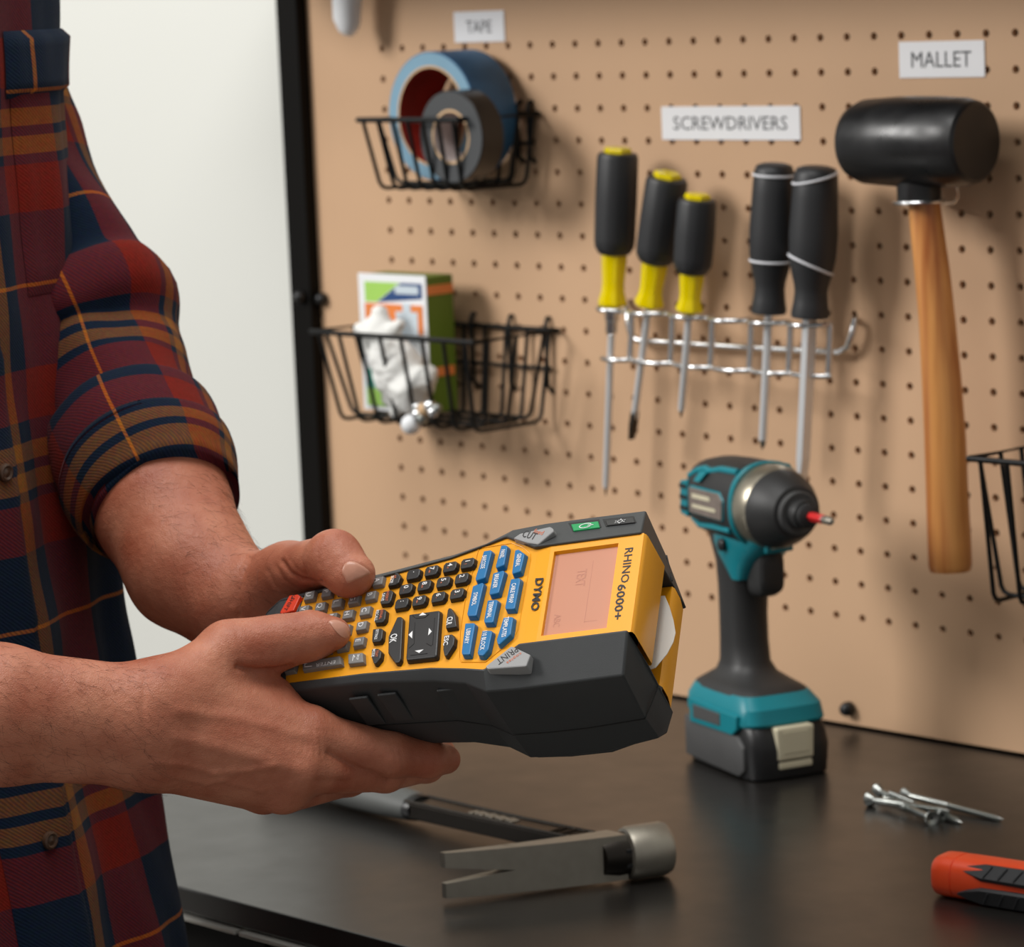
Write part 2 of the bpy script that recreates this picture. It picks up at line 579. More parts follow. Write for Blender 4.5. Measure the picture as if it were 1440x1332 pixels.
# printed names
ltext('brand_lettering', 'DYMO', 'print_black', lm, dloc(755.5, 836, (0.042, 0, 0.0004), (0.1, 0, 1)) - np.array((0, 0, 0.0003)), Lr, np.array([0.9935, 0, -0.1135]), 0.0048, width=0.0215, bold=0.03, shear=0.15)
ltext('model_lettering', 'RHINO', 'print_black', lm, dloc(881.5, 795, (0, 0, -0.0001), (0, 0, 1)), Lr, Lu, 0.0046, width=0.0225, bold=0.012)
ltext('model_lettering', '6000+', 'print_black', lm, dloc(871.5, 846.5, (0, 0, -0.0001), (0, 0, 1)), Lr, Lu, 0.0046, width=0.0225, bold=0.022)

# yellow end with the tape slot
prof = [(97.6, 0.0), (98.7, 0.8), (99.2, 3), (99.0, 29), (98.2, 30), (89, 30)]
mb = MB().loft([[np.array((a, t, c)) * 1e-3 for a, c in prof] for t in (-31.4, 31.4)], caps=False, closed=False)
mb.build('end_cover', 'yellow', lm, local=True, smooth=50)
mb = MB().loft([[np.array((a, t, c)) * 1e-3 for a, c in [(89, 47), (96.6, 47), (97.6, 49), (97.4, 58), (95.5, 68), (88, 71)]] for t in (-31.8, 31.8)], caps=False, closed=False)
mb.build('end_lip', 'yellow', lm, local=True, smooth=50)
MB().box(np.array((88.5, 0, 38.5)) * 1e-3, (0.0008, 0.0315, 0.0092)).build('slot_wall', 'slot', lm, local=True)
poly = [dloc(x, y, (0, 0, 0.0385), (0, 0, 1))[:2] for x, y in ((935, 838), (941, 852), (947, 872), (950, 890), (947, 903), (938, 920), (922, 939), (905, 945), (905, 840))]
MB().prism(poly, (0, 0, 0), np.eye(3), 0.0383, 0.0387).build('printed_tape', 'tapewhite', lm, local=True)

# keys -------------------------------------------------------------
KN = np.array([-0.075, 0, -1.0]) / math.hypot(0.075, 1)
KU = np.array([1.0, 0, -0.075]) / math.hypot(0.075, 1)
KV = np.array([0, 1.0, 0])
KP = np.array([0.030, 0, 0.002])


def key_poly(name, pix, m, h=0.003, grow=0.0008, bev=0.0005):
    P = [dloc(x, y, KP + KN * h, KN) for x, y in pix]
    pl = [((p - KP) @ KU, (p - KP) @ KV) for p in P]
    return MB().prism(pl, KP, (KU, KV, KN), -0.0002, h, grow).build(name, m, lm, local=True, bevel=bev), pl


def key_box(name, cx, cy, hu, hv, m, h=0.003, cut=0.0):
    c = dloc(cx, cy, KP + KN * h, KN) - KP
    a, b = c @ KU, c @ KV
    if cut:
        pl = [(a - hu, b - hv * .5), (a - hu + cut, b - hv), (a + hu - cut, b - hv), (a + hu, b - hv * .6), (a + hu, b + hv * .4), (a + hu - cut, b + hv), (a - hu + cut * .4, b + hv), (a - hu, b + hv * .6)]
    else:
        pl = [(a - hu, b - hv), (a + hu, b - hv), (a + hu, b + hv), (a - hu, b + hv)]
    return MB().prism(pl, KP, (KU, KV, KN), -0.0002, h, 0.0009).build(name, m, lm, local=True, bevel=0.0005), pl


def legend(key, txt, px, py, size, m='print_white', h=0.003, width=None, bold=0.01, right=None, up=None):
    p = dloc(px, py, KP + KN * (h + 0.0001), KN)
    return ltext('legend', txt, m, key, p, KV if right is None else right, KU if up is None else up, size, width, bold)


def ZA(x, y): return 380 + x / 8.88, 800 + y / 8.88
def ZB(x, y): return 500 + x / 8.88, 770 + y / 8.88
def ZC(x, y): return 630 + x / 8.88, 750 + y / 8.88
def ZD(x, y): return 630 + x / 8.88, 820 + y / 8.88
def Z5(x, y): return 500 + x / 6.34, 740 + y / 6.34
def Z1(x, y): return 340 + x / 2.25, 700 + y / 2.25


for ch, x, y in (('A', 1340, 150), ('B', 1248, 330), ('C', 1180, 522), ('D', 1135, 708), ('E', 1102, 905),
                 ('F', 1100, 205), ('G', 1037, 378), ('H', 965, 565), ('I', 925, 750), ('J', 893, 950),
                 ('K', 893, 245), ('L', 828, 425), ('M', 765, 605), ('N', 728, 790), ('O', 690, 985),
                 ('P', 702, 290), ('Q', 620, 470), ('R', 565, 650), ('S', 525, 830), ('T', 470, 1040),
                 ('U', 485, 330), ('V', 415, 510), ('W', 365, 690), ('X', 320, 870), ('Y', 265, 1070), ('Z', 245, 1225)):
    k, _ = key_box('letter_key', *ZA(x, y), 0.0030, 0.0027, 'keygrey')
    legend(k, ch, *ZA(x - 5, y - 10), 0.0031)
k, _ = key_poly('backspace_key', [ZA(*p) for p in ((970, 1065), (1150, 1045), (1160, 1165), (975, 1185))], 'keygrey')
legend(k, '\u2190', *ZA(1035, 1110), 0.0026, width=0.0042)
legend(k, 'BKSP', *ZA(1095, 1105), 0.0014, width=0.0034)
k, _ = key_poly('enter_key', [ZA(*p) for p in ((400, 1160), (865, 1085), (885, 1190), (405, 1265))], 'keygrey')
legend(k, 'ENTER', *ZA(690, 1185), 0.0023, right=-KU, up=KV, width=0.012, bold=0.0)
# bent arrow of the enter key
p0 = dloc(*ZA(430, 1225), KP + KN * 0.0031, KN)
MB().tube([dloc(*ZA(520, 1215), KP + KN * 0.0031, KN), p0, dloc(*ZA(436, 1180), KP + KN * 0.0031, KN)], 0.00022, 6).build('legend', 'print_white', k, local=True)
MB().prism([tuple((dloc(*ZA(x, y), KP + KN * 0.003, KN) - KP)[[0, 1]]) for x, y in ((415, 1190), (436, 1160), (462, 1185))], KP, (KU, KV, KN), 0.003, 0.0032).build('legend', 'print_white', k, local=True)
k, _ = key_poly('shift_key', [ZA(*p) for p in ((238, 332), (340, 318), (372, 345), (290, 520), (140, 560), (118, 545))], 'keyred')
legend(k, 'SHIFT', *ZA(235, 440), 0.0026, 'print_black', width=0.0088, right=KV * .9 - KU * .43, up=KU * .9 + KV * .43, bold=0.0)
legend(k, '\u2191', *ZA(285, 350), 0.003, 'print_black', right=-KU, up=-KV, bold=0.0)
k, _ = key_poly('caps_key', [ZA(*p) for p in ((60, 1000), (150, 985), (165, 1100), (140, 1180), (70, 1170))], 'keyred')
legend(k, 'CAPS', *ZA(105, 1080), 0.0022, 'print_black', width=0.006)

# function column
fk = [('SIZE', 'AA', ZB, [(420, 440), (500, 312), (530, 322), (560, 370), (535, 440), (500, 460), (400, 480)], (455, 400), (495, 365)),
      ('SAVE', 'INSERT', ZB, [(345, 555), (440, 530), (468, 560), (440, 660), (415, 695), (315, 705), (305, 680)], (345, 620), (395, 605)),
      ('RECALL', 'SERIAL', ZB, [(258, 785), (355, 768), (380, 795), (368, 890), (340, 930), (245, 940), (235, 915)], (265, 850), (320, 835)),
      ('SETTINGS', '', ZB, [(215, 1020), (315, 1008), (340, 1030), (330, 1130), (305, 1170), (210, 1180), (203, 1150)], (262, 1085), None),
      ('MODE', 'TEXT', ZA, [(1265, 1005), (1345, 995), (1385, 1040), (1375, 1110), (1320, 1180), (1290, 1175), (1262, 1090)], (1290, 1050), (1330, 1058))]
for a, b, zf, pl, ca, cb in fk:
    k, _ = key_poly('function_key', [zf(*p) for p in pl], 'keyblack')
    legend(k, a, *zf(*ca), 0.0018, width=0.0011 * len(a) + 0.0006 if len(a) < 7 else 0.0066)
    if cb:
        legend(k, b, *zf(*cb), 0.0016, 'print_orange', width=0.0011 * len(b))
for ch, sub, zf, x, y in (('.', '', ZB, 718, 330), ('7', '*', ZB, 945, 285), ('4', '=', ZB, 1175, 238), ('1', '!', ZC, 240, 370),
                          ('0', '_', ZB, 625, 515), ('8', '**', ZB, 855, 470), ('5', '+', ZB, 1092, 425), ('2', '_', ZB, 1322, 380),
                          (':', '', ZB, 573, 695), ('9', '*', ZB, 790, 660), ('6', '-', ZB, 1030, 615), ('3', '-', ZB, 1262, 572)):
    k, _ = key_box('number_key', *zf(x, y), 0.0039, 0.0031, 'keyblack', cut=0.0010)
    legend(k, ch, *zf(x + 8, y - 24), 0.003)
    if sub:
        legend(k, sub, *zf(x - 22, y + 14), 0.0016 if sub != '_' else 0.0006, 'print_orange', width=0.0022 if sub in '_**' else None)
# cursor pad
k, pl = key_poly('cursor_pad', [Z5(*p) for p in ((478, 788), (738, 752), (750, 770), (722, 1150), (705, 1165), (462, 1192), (450, 1175))], 'keyblack', 0.0032, 0.0012, 0.0008)
for tri in (((565, 800), (598, 770), (632, 792)), ((530, 1112), (607, 1100), (567, 1132)), ((508, 935), (505, 1002), (472, 970)), ((655, 908), (680, 940), (648, 975))):
    q = [(dloc(*Z5(*p), KP + KN * 0.0033, KN) - KP) for p in tri]
    MB().prism([(a @ KU, a @ KV) for a in q], KP, (KU, KV, KN), 0.0032, 0.0034).build('arrow', 'print_white', k, local=True)
for ln in (((510, 795), (540, 822), (620, 815), (655, 785)), ((527, 860), (520, 1050), (475, 1090)), ((703, 820), (685, 1060)), ((635, 1045), (675, 1068)), ((490, 1152), (640, 1136))):
    MB().tube([dloc(*Z5(*p), KP + KN * 0.0032, KN) for p in ln], 0.00028, 6).build('groove', 'print_black', k, local=True)
for nm, txt, pl, cx, cy, sz, wd_ in (('ok_key', 'OK', [(370, 812), (402, 806), (420, 830), (403, 1180), (385, 1215), (352, 1215), (290, 1125), (292, 985)], 338, 1000, 0.0042, 0.0058),
                               ('clear_key', 'CLR', [(832, 728), (850, 732), (885, 790), (900, 895), (803, 910), (808, 830), (820, 748)], 838, 845, 0.0034, 0.0052),
                               ('escape_key', 'ESC', [(788, 972), (858, 963), (882, 1000), (872, 1058), (812, 1155), (790, 1150), (780, 1095)], 808, 1020, 0.0028, 0.0060)):
    k, _ = key_poly(nm, [Z5(*p) for p in pl], 'keyblack')
    legend(k, txt, *Z5(cx, cy), sz, width=wd_, bold=0.015)
# blue mode keys
for txt, zf, pl, cx, cy, wd_ in (
        ('BARCODE', ZC, [(445, 222), (530, 207), (545, 235), (462, 555), (350, 592), (338, 565)], 445, 360, 0.0086),
        ('PANEL', ZC, [(660, 153), (722, 145), (742, 175), (700, 395), (605, 432), (592, 412)], 680, 258, 0.0056),
        ('GENERAL', ZC, [(835, 210), (880, 200), (955, 262), (905, 475), (802, 508), (796, 482)], 880, 335, 0.0084),
        ('SYMBOL', ZC, [(308, 660), (428, 614), (445, 640), (352, 1028), (248, 1032), (236, 1002)], 335, 820, 0.0084),
        ('BREAKER', ZC, [(562, 498), (688, 462), (702, 488), (632, 742), (522, 766), (513, 742)], 598, 598, 0.0090),
        ('CABLE WRAP', ZC, [(782, 572), (888, 556), (902, 588), (832, 942), (718, 946), (711, 918)], 805, 748, 0.0128),
        ('TERMINAL', ZC, [(492, 836), (605, 828), (620, 850), (562, 1112), (458, 1116), (446, 1088)], 527, 955, 0.0106),
        ('LIBRARY', ZD, [(212, 502), (320, 497), (336, 520), (272, 890), (178, 892), (167, 862)], 245, 665, 0.0096),
        ('TEMPLATES', ZD, [(692, 427), (800, 422), (812, 440), (780, 640), (640, 768), (614, 750), (607, 702)], 715, 548, 0.0128),
        ('110 BLOCK', ZD, [(427, 592), (535, 592), (550, 615), (502, 828), (442, 902), (378, 898), (367, 862)], 445, 718, 0.0122)):
    k, _ = key_poly('mode_key', [zf(*p) for p in pl], 'keyblue', 0.0036, 0.001, 0.0006)
    legend(k, txt, *zf(cx, cy), 0.0026, h=0.0036, width=wd_, bold=0.012)
# thin raised rim round the blue keys
rim = [dloc(*ZC(x, y), KP, KN) for x, y in ((385, 190), (330, 400), (225, 760), (150, 1230), (140, 1560), (170, 1610), (470, 1610), (520, 1570), (820, 1330), (880, 1200), (1035, 330), (1030, 260), (940, 180), (800, 125))]
MB().tube([p + KN * 0.0001 for p in rim], 0.00035, 6, closed=True).build('key_field_rim', 'yellow', lm, local=True)

# print, cut and power buttons on the shoulders
IDE = np.eye(3)


def plane_button(name, pix, m, p0, n, ax, h0, h1, bev=0.0007):
    n = np.asarray(n, float)
    P = [dloc(x, y, np.asarray(p0) + n * h1, n) - np.asarray(p0) for x, y in pix]
    return MB().prism([(p @ ax[0], p @ ax[1]) for p in P], p0, (ax[0], ax[1], n), h0, h1, 0.0006).build(name, m, lm, local=True, bevel=bev)


UP = np.array([0, 0, -1.0])
PP = (0.03, 0.04, 0.0005)
k = plane_button('print_key', [ZD(*p) for p in ((465, 1040), (790, 785), (830, 800), (1030, 895), (975, 1040), (500, 1075))], 'keysilver', PP, UP, IDE[:2], -0.006, 0.0022)


def on_btn(px, py, p0, n, h): return dloc(px, py, np.asarray(p0) + np.asarray(n) * h, n)


rt = on_btn(*ZD(620, 985), PP, UP, 0.0023) - on_btn(*ZD(850, 825), PP, UP, 0.0023)
wl_ = np.linalg.norm(rt) * 1.08
rt /= np.linalg.norm(rt)
ltext('legend', 'PRINT', 'print_black', k, on_btn(*ZD(738, 908), PP, UP, 0.0023), rt, np.cross(UP, rt), 0.0042, width=wl_, bold=0.0)
ltext('legend', 'copies', 'print_orange', k, on_btn(*ZD(822, 935), PP, UP, 0.0023), rt, np.cross(UP, rt), 0.002, width=0.009)
PC = (0.034, -0.04, 0.0005)
k = plane_button('cut_key', [Z1(*p) for p in ((858, 128), (880, 113), (975, 91), (986, 98), (986, 108), (938, 148), (905, 143))], 'keysilver', PC, UP, IDE[:2], -0.006, 0.0022)
rt = on_btn(*Z1(930, 122), PC, UP, 0.0023) - on_btn(*Z1(892, 112), PC, UP, 0.0023)
rt /= np.linalg.norm(rt)
ltext('legend', 'CUT', 'print_black', k, on_btn(*Z1(911, 118), PC, UP, 0.0023), rt, np.cross(UP, rt), 0.0046, width=0.0085, bold=0.01)
ltext('legend', 'feed', 'print_orange', k, on_btn(*Z1(940, 108), PC, UP, 0.0023), rt, np.cross(UP, rt), 0.003, width=0.006)
gp0 = np.array((0.070, -0.031, -0.0016))
gn = np.cross(np.array([1.0, 0, 0]), np.array([0, -0.0225, 0.0091]))
gn /= np.linalg.norm(gn)
if gn[2] > 0:
    gn = -gn
gax = (np.array([1.0, 0, 0]), np.cross(gn, np.array([1.0, 0, 0])))
for nm, rec, but, m in (('power_key', [(1034, 80), (1130, 68), (1137, 93), (1048, 107)], [(1042, 84), (1127, 74), (1132, 93), (1050, 104)], 'keygreen'),
                    ('light_key', [(1142, 68), (1240, 58), (1248, 78), (1152, 91)], [(1151, 72), (1238, 62), (1243, 77), (1156, 87)], 'keyblack')):
    plane_button('button_recess', [Z1(*p) for p in rec], 'print_black', gp0, gn, gax, -0.002, 0.0002, 0.0)
    k = plane_button(nm, [Z1(*p) for p in but], m, gp0, gn, gax, -0.002, 0.0008, 0.0003)
    cx, cy = np.mean([Z1(*p) for p in but], 0)
    c = dloc(cx, cy, gp0 + gn * 0.001, gn)
    if nm == 'power_key':
        MB().tube([c + gax[0] * 0.0034 * math.cos(a) + gax[1] * 0.0022 * math.sin(a) for a in np.linspace(0.5, 5.8, 14)], 0.0003, 6).build('symbol', 'print_white', k, local=True)
        MB().tube([c + gax[0] * 0.0012, c + gax[0] * 0.0044], 0.0003, 6).build('symbol', 'print_white', k, local=True)
    else:
        MB().tube([c + gax[0] * 0.0014 * math.cos(a) + gax[1] * 0.0013 * math.sin(a) for a in np.linspace(0, 6.2832, 10)[:-1]], 0.0002, 6, closed=True).build('symbol', 'print_white', k, local=True)
        for a in (0.4, 1.6, 2.8, 3.6, 4.7, 5.8):
            dd = gax[0] * math.cos(a) + gax[1] * math.sin(a) * 0.8
            MB().tube([c + dd * 0.002, c + dd * 0.0032], 0.00016, 5).build('symbol', 'print_white', k, local=True)

# ------------------------------------------------------------------ person: body grown as a smooth signed distance field
def camp(px, py, d):
    return np.array([(px - 720.0) / FPX * d, (py - 666.0) / FPX * d, d])


def w2c(X):
    return RC @ (np.asarray(X, float) - CAM)


def kb(px, py, h):
    """camera-space point h mm above the keyboard plane"""
    p = dloc(px, py, KP + KN * h * 1e-3, KN)
    return w2c(DO + DR.T @ p)


def dv(u, v, w):
    return w2c(dwor(u, v, w))


def surface_nets(F, o, h):
    s = F.shape
    I = F < 0
    n = (s[0] - 1, s[1] - 1, s[2] - 1)
    acc = np.zeros(n + (3,), np.float32)
    cnt = np.zeros(n, np.float32)
    cs = [(a, b, c) for a in (0, 1) for b in (0, 1) for c in (0, 1)]

    def sl(c):
        return F[c[0]:c[0] + n[0], c[1]:c[1] + n[1], c[2]:c[2] + n[2]]
    for a in cs:
        for ax in range(3):
            if a[ax] == 0:
                b = list(a)
                b[ax] = 1
                fa, fb = sl(a), sl(b)
                m = (fa < 0) != (fb < 0)
                t = np.where(m, fa / np.where(m, fa - fb, 1), 0)
                for k in range(3):
                    acc[..., k] += np.where(m, a[k] + (t if k == ax else 0), 0)
                cnt += m
    act = cnt > 0
    idx = -np.ones(n, np.int64)
    idx[act] = np.arange(act.sum())
    ijk = np.argwhere(act)
    V = (ijk + acc[act] / cnt[act][:, None]) * h + o
    Q = []
    for ax in range(3):
        b, c = (ax + 1) % 3, (ax + 2) % 3
        sa = [slice(1, -1)] * 3
        sb = [slice(1, -1)] * 3
        sa[ax] = slice(0, -1)
        sb[ax] = slice(1, None)
        A, B = I[tuple(sa)], I[tuple(sb)]
        for flip, m in ((False, A & ~B), (True, ~A & B)):
            e = np.argwhere(m)
            if not len(e):
                continue
            base = e.copy()
            base[:, b] += 1
            base[:, c] += 1
            q = []
            for db, dc in ((-1, -1), (0, -1), (0, 0), (-1, 0)):
                p = base.copy()
                p[:, b] += db
                p[:, c] += dc
                q.append(idx[p[:, 0], p[:, 1], p[:, 2]])
            q = np.stack(q, 1)
            Q.append(q[:, ::-1] if flip else q)
    return V, np.concatenate(Q)


def smin(a, b, k):
    h = np.maximum(k - np.abs(a - b), 0) / k
    return np.minimum(a, b) - h * h * k * 0.25


def grow(groups, h, pad=0.012):
    """groups: list of (k_inside, k_join, [(p0, r0, p1, r1)])"""
    allp = np.array([q for g in groups for c in g[2] for q in (c[0] - c[1] * 1.0, c[0] + c[1], c[2] - c[3], c[2] + c[3])])
    lo, hi = allp.min(0) - pad, allp.max(0) + pad
    n = np.ceil((hi - lo) / h).astype(int) + 1
    F = np.full(n, 0.05, np.float32)
    for ki, kj, caps in groups:
        gp = np.array([q for c in caps for q in (c[0] - c[1], c[0] + c[1], c[2] - c[3], c[2] + c[3])])
        a = np.maximum(((gp.min(0) - pad - lo) / h).astype(int), 0)
        b = np.minimum(((gp.max(0) + pad - lo) / h).astype(int) + 2, n)
        ax = [(lo[i] + np.arange(a[i], b[i]) * h).astype(np.float32) for i in range(3)]
        X, Y, Z = np.meshgrid(*ax, indexing='ij')
        G = None
        for p0, r0, p1, r1 in caps:
            d = p1 - p0
            L = float(d @ d) + 1e-12
            t = np.clip(((X - p0[0]) * d[0] + (Y - p0[1]) * d[1] + (Z - p0[2]) * d[2]) / L, 0, 1)
            D = np.sqrt((X - p0[0] - t * d[0]) ** 2 + (Y - p0[1] - t * d[1]) ** 2 + (Z - p0[2] - t * d[2]) ** 2) - (r0 + t * (r1 - r0))
            G = D if G is None else smin(G, D, ki)
        S = tuple(slice(a[i], b[i]) for i in range(3))
        F[S] = smin(F[S], G, kj)
    return surface_nets(F, lo, h)


def chain(pts, rad):
    return [(pts[i], rad[i] * 1e-3, pts[i + 1], rad[i + 1] * 1e-3) for i in range(len(pts) - 1)]


# right (near) hand --------------------------------------------------
RT = [camp(232, 985, 1.716), camp(322, 917, 1.738), kb(438, 894, 11.5), kb(470, 891, 8.6)]
RH = [
    (0.014, 0.010, [  # wrist and forearm
        (camp(205, 985, 1.714), .0175, camp(0, 963, 1.695), .0185), (camp(205, 1022, 1.710), .0185, camp(0, 1005, 1.690), .0215),
        (camp(203, 1060, 1.716), .0170, camp(0, 1046, 1.697), .0190),
        (camp(0, 963, 1.695), .0185, camp(-330, 945, 1.695), .034), (camp(0, 1005, 1.690), .021, camp(-330, 985, 1.69), .036), (camp(0, 1046, 1.697), .019, camp(-330, 1020, 1.70), .034)]),
    (0.012, 0.013, [  # metacarpals
        (camp(210, 990, 1.714), .017, camp(432, 1030, 1.742), .0145), (camp(205, 1020, 1.708), .0175, camp(418, 1077, 1.732), .0140),
        (camp(203, 1048, 1.712), .0165, camp(397, 1106, 1.738), .0130), (camp(203, 1063, 1.722), .0155, camp(368, 1110, 1.750), .0120),
        (camp(235, 985, 1.718), .019, camp(385, 985, 1.748), .0125)]),
    (0.006, 0.010, [(RT[0], .0195, RT[1], .0148), (RT[1], .0148, camp(392, 903, 1.744), .0130)]),
    (0.007, 0.008, [(RT[1], .0142, RT[2], .0121), (RT[2], .0121, RT[3], .0087)]),
    (0.004, 0.007, chain([camp(441, 1036, 1.742), camp(552, 1062, 1.752), camp(603, 1068, 1.762), camp(627, 1068, 1.772)], [13.5, 11.6, 9.9, 8.0])),
    (0.004, 0.004, chain([camp(425, 1084, 1.732), camp(542, 1088, 1.768), camp(600, 1076, 1.800), camp(622, 1058, 1.815)], [12.8, 9.8, 9.2, 7.5])),
    (0.004, 0.004, chain([camp(400, 1112, 1.738), camp(490, 1092, 1.785), camp(550, 1076, 1.815), camp(575, 1058, 1.828)], [12.2, 10.4, 9.0, 7.5])),
    (0.004, 0.004, chain([camp(370, 1114, 1.750), camp(440, 1090, 1.795), camp(490, 1074, 1.818), camp(515, 1060, 1.828)], [11.2, 9.0, 8.2, 7.0])),
]
# left (far) hand -----------------------------------------------------
LT = [camp(350, 832, 1.845), camp(405, 807, 1.822), kb(470, 784, 12.5), kb(500, 807, 9.5)]
LH = [
    (0.016, 0.010, [(camp(190, 610, 1.955), .044, camp(228, 715, 1.900), .0370), (camp(228, 715, 1.900), .0370, camp(268, 797, 1.872), .0345), (camp(268, 797, 1.872), .0345, camp(325, 845, 1.850), .0265)]),
    (0.012, 0.014, [(camp(330, 845, 1.852), .024, LT[1], .0160), (camp(330, 850, 1.855), .022, dv(-88, -50, 42), .014), (camp(330, 852, 1.858), .021, dv(-102, -48, 50), .0135),
                    (camp(330, 855, 1.858), .020, dv(-116, -42, 56), .013), (camp(330, 858, 1.858), .019, dv(-126, -36, 60), .012)]),
    (0.008, 0.010, [(LT[1], .0160, LT[2], .0128), (LT[2], .0128, LT[3], .0106), (LT[2], .0115, kb(487, 813, 9.0), .0100)]),
    (0.004, 0.004, chain([dv(-88, -50, 42), dv(-66, -46, 80), dv(-56, -24, 85), dv(-50, -6, 84)], [13, 10.5, 9, 7.5])),
    (0.004, 0.004, chain([dv(-102, -48, 50), dv(-88, -40, 82), dv(-80, -18, 84), dv(-76, -2, 82)], [13, 10.5, 9, 7.5])),
    (0.004, 0.004, chain([dv(-116, -42, 56), dv(-108, -32, 80), dv(-102, -12, 80), dv(-98, 2, 78)], [12.5, 10, 9, 7.5])),
    (0.004, 0.004, chain([dv(-126, -36, 60), dv(-124, -22, 76), dv(-120, -8, 75), dv(-118, 4, 73)], [11, 9, 8, 7])),
]
# torso, upper arms, neck and head (mostly under the clothes or above the frame)
FW = RC.T @ np.array([math.cos(0.66), 0, -math.sin(0.66)])
FW[2] = 0
FW /= np.linalg.norm(FW)
LF = np.array([-FW[1], FW[0], 0])
UPV = np.array([0, 0, 1.0])
TC = at(-229, 700, 1.93)
TC[2] = 0.0


sil = np.array([(-330, 60), (-150, 72), (0, 78), (150, 86), (400, 106), (560, 126), (740, 150), (940, 181), (1100, 212), (1332, 258), (1480, 285)], float)
EA, EB = 0.182, 0.125
CR = RC[0].copy()
CR[2] = 0
CR /= np.linalg.norm(CR)
LFr, FWr = LF @ CR, FW @ CR
SUP = (EA ** 2 * LFr * LF + EB ** 2 * FWr * FW) / math.hypot(EA * LFr, EB * FWr)
SPN = np.array([at(x, y, 1.985) - SUP for y, x in sil])[::-1]     # torso axis, rising


def bod(f, l, z):
    c = np.array([np.interp(z, SPN[:, 2], SPN[:, 0]), np.interp(z, SPN[:, 2], SPN[:, 1]), 0.0])
    return w2c(c + FW * f + LF * l + UPV * z)


ELB_R = camp(-330, 985, 1.69)
ELB_L = camp(140, 520, 1.985)
SH_L, SH_R = camp(-95, -30, 2.055), bod(-0.02, -0.19, 0.60)
BODY = [
    (0.06, 0.05, [(bod(-.01, .06, .10), .08, bod(-.02, .065, .48), .078), (bod(-.01, -.06, .10), .08, bod(-.02, -.065, .48), .078), (bod(-.03, .10, .58), .05, bod(-.03, -.10, .58), .05)]),
    (0.03, 0.02, [(SH_L, .044, ELB_L, .038), (ELB_L, .038, camp(215, 680, 1.915), .033)]),
    (0.03, 0.02, [(SH_R, .048, ELB_R, .040), (ELB_R, .040, camp(-200, 990, 1.69), .033)]),
    (0.03, 0.04, [(bod(-.02, 0, .62), .058, bod(0.02, 0, .78), .052)]),
    (0.03, 0.02, [(bod(.0, 0, .88), .080, bod(.01, 0, .84), .074), (bod(.055, 0, .80), .040, bod(.03, 0, .79), .050)]),
    (0.005, 0.010, [(bod(.088, 0, .865), .007, bod(.106, 0, .838), .012)]),
    (0.005, 0.008, [(bod(.092, .018, .800), .006, bod(.092, -.018, .800), .006)]),
    (0.005, 0.008, [(bod(0, .078, .865), .010, bod(-.005, .080, .832), .008)]),
    (0.005, 0.008, [(bod(0, -.078, .865), .010, bod(-.005, -.080, .832), .008)]),
    (0.03, 0.04, [(bod(0, .085, .12), .085, bod(.01, .09, -.30), .060), (bod(.01, .09, -.30), .060, bod(-.01, .09, -.70), .042), (bod(-.01, .09, -.70), .042, bod(.13, .10, -.75), .028)]),
    (0.03, 0.04, [(bod(0, -.085, .12), .085, bod(.01, -.09, -.30), .060), (bod(.01, -.09, -.30), .060, bod(-.01, -.09, -.70), .042), (bod(-.01, -.09, -.70), .042, bod(.13, -.10, -.75), .028)]),
]
V_all, Q_all, off = [], [], 0
for grp, hh in ((RH, 0.0014), (LH, 0.0014), (BODY, 0.007)):
    V_, Q_ = grow(grp, hh, 0.012 if hh < 0.003 else 0.05)
    V_all.append(V_ @ RC + CAM)
    Q_all.append(Q_ + off)
    off += len(V_)
NBODY = len(V_all[-1])
V_all = np.concatenate(V_all)
Q_all = np.concatenate(Q_all)

# relief of the hands: tendons, veins, skin creases (pushed along the surface normal)
_n = np.zeros_like(V_all)
_fn = np.cross(V_all[Q_all[:, 2]] - V_all[Q_all[:, 0]], V_all[Q_all[:, 3]] - V_all[Q_all[:, 1]])
for _k in range(4):
    np.add.at(_n, Q_all[:, _k], _fn)
_n /= np.linalg.norm(_n, axis=1)[:, None] + 1e-15
if np.mean(np.sum(_n[:2000] * (V_all[:2000] - V_all[:2000].mean(0)), 1)) < 0:
    _n = -_n
_cc = (V_all - CAM) @ RC.T
_px = np.stack([720 + FPX * _cc[:, 0] / _cc[:, 2], 666 + FPX * _cc[:, 1] / _cc[:, 2]], 1)
_fc = np.sum(_n * (CAM - V_all), 1) / np.linalg.norm(CAM - V_all, axis=1)


def pdist(P, line):
    L = np.array(line, float)
    d = np.full(len(P), 1e9)
    for a, b in zip(L[:-1], L[1:]):
        ab = b - a
        t = np.clip(((P - a) @ ab) / (ab @ ab), 0, 1)
        d = np.minimum(d, np.linalg.norm(P - a - t[:, None] * ab, axis=1))
    return d


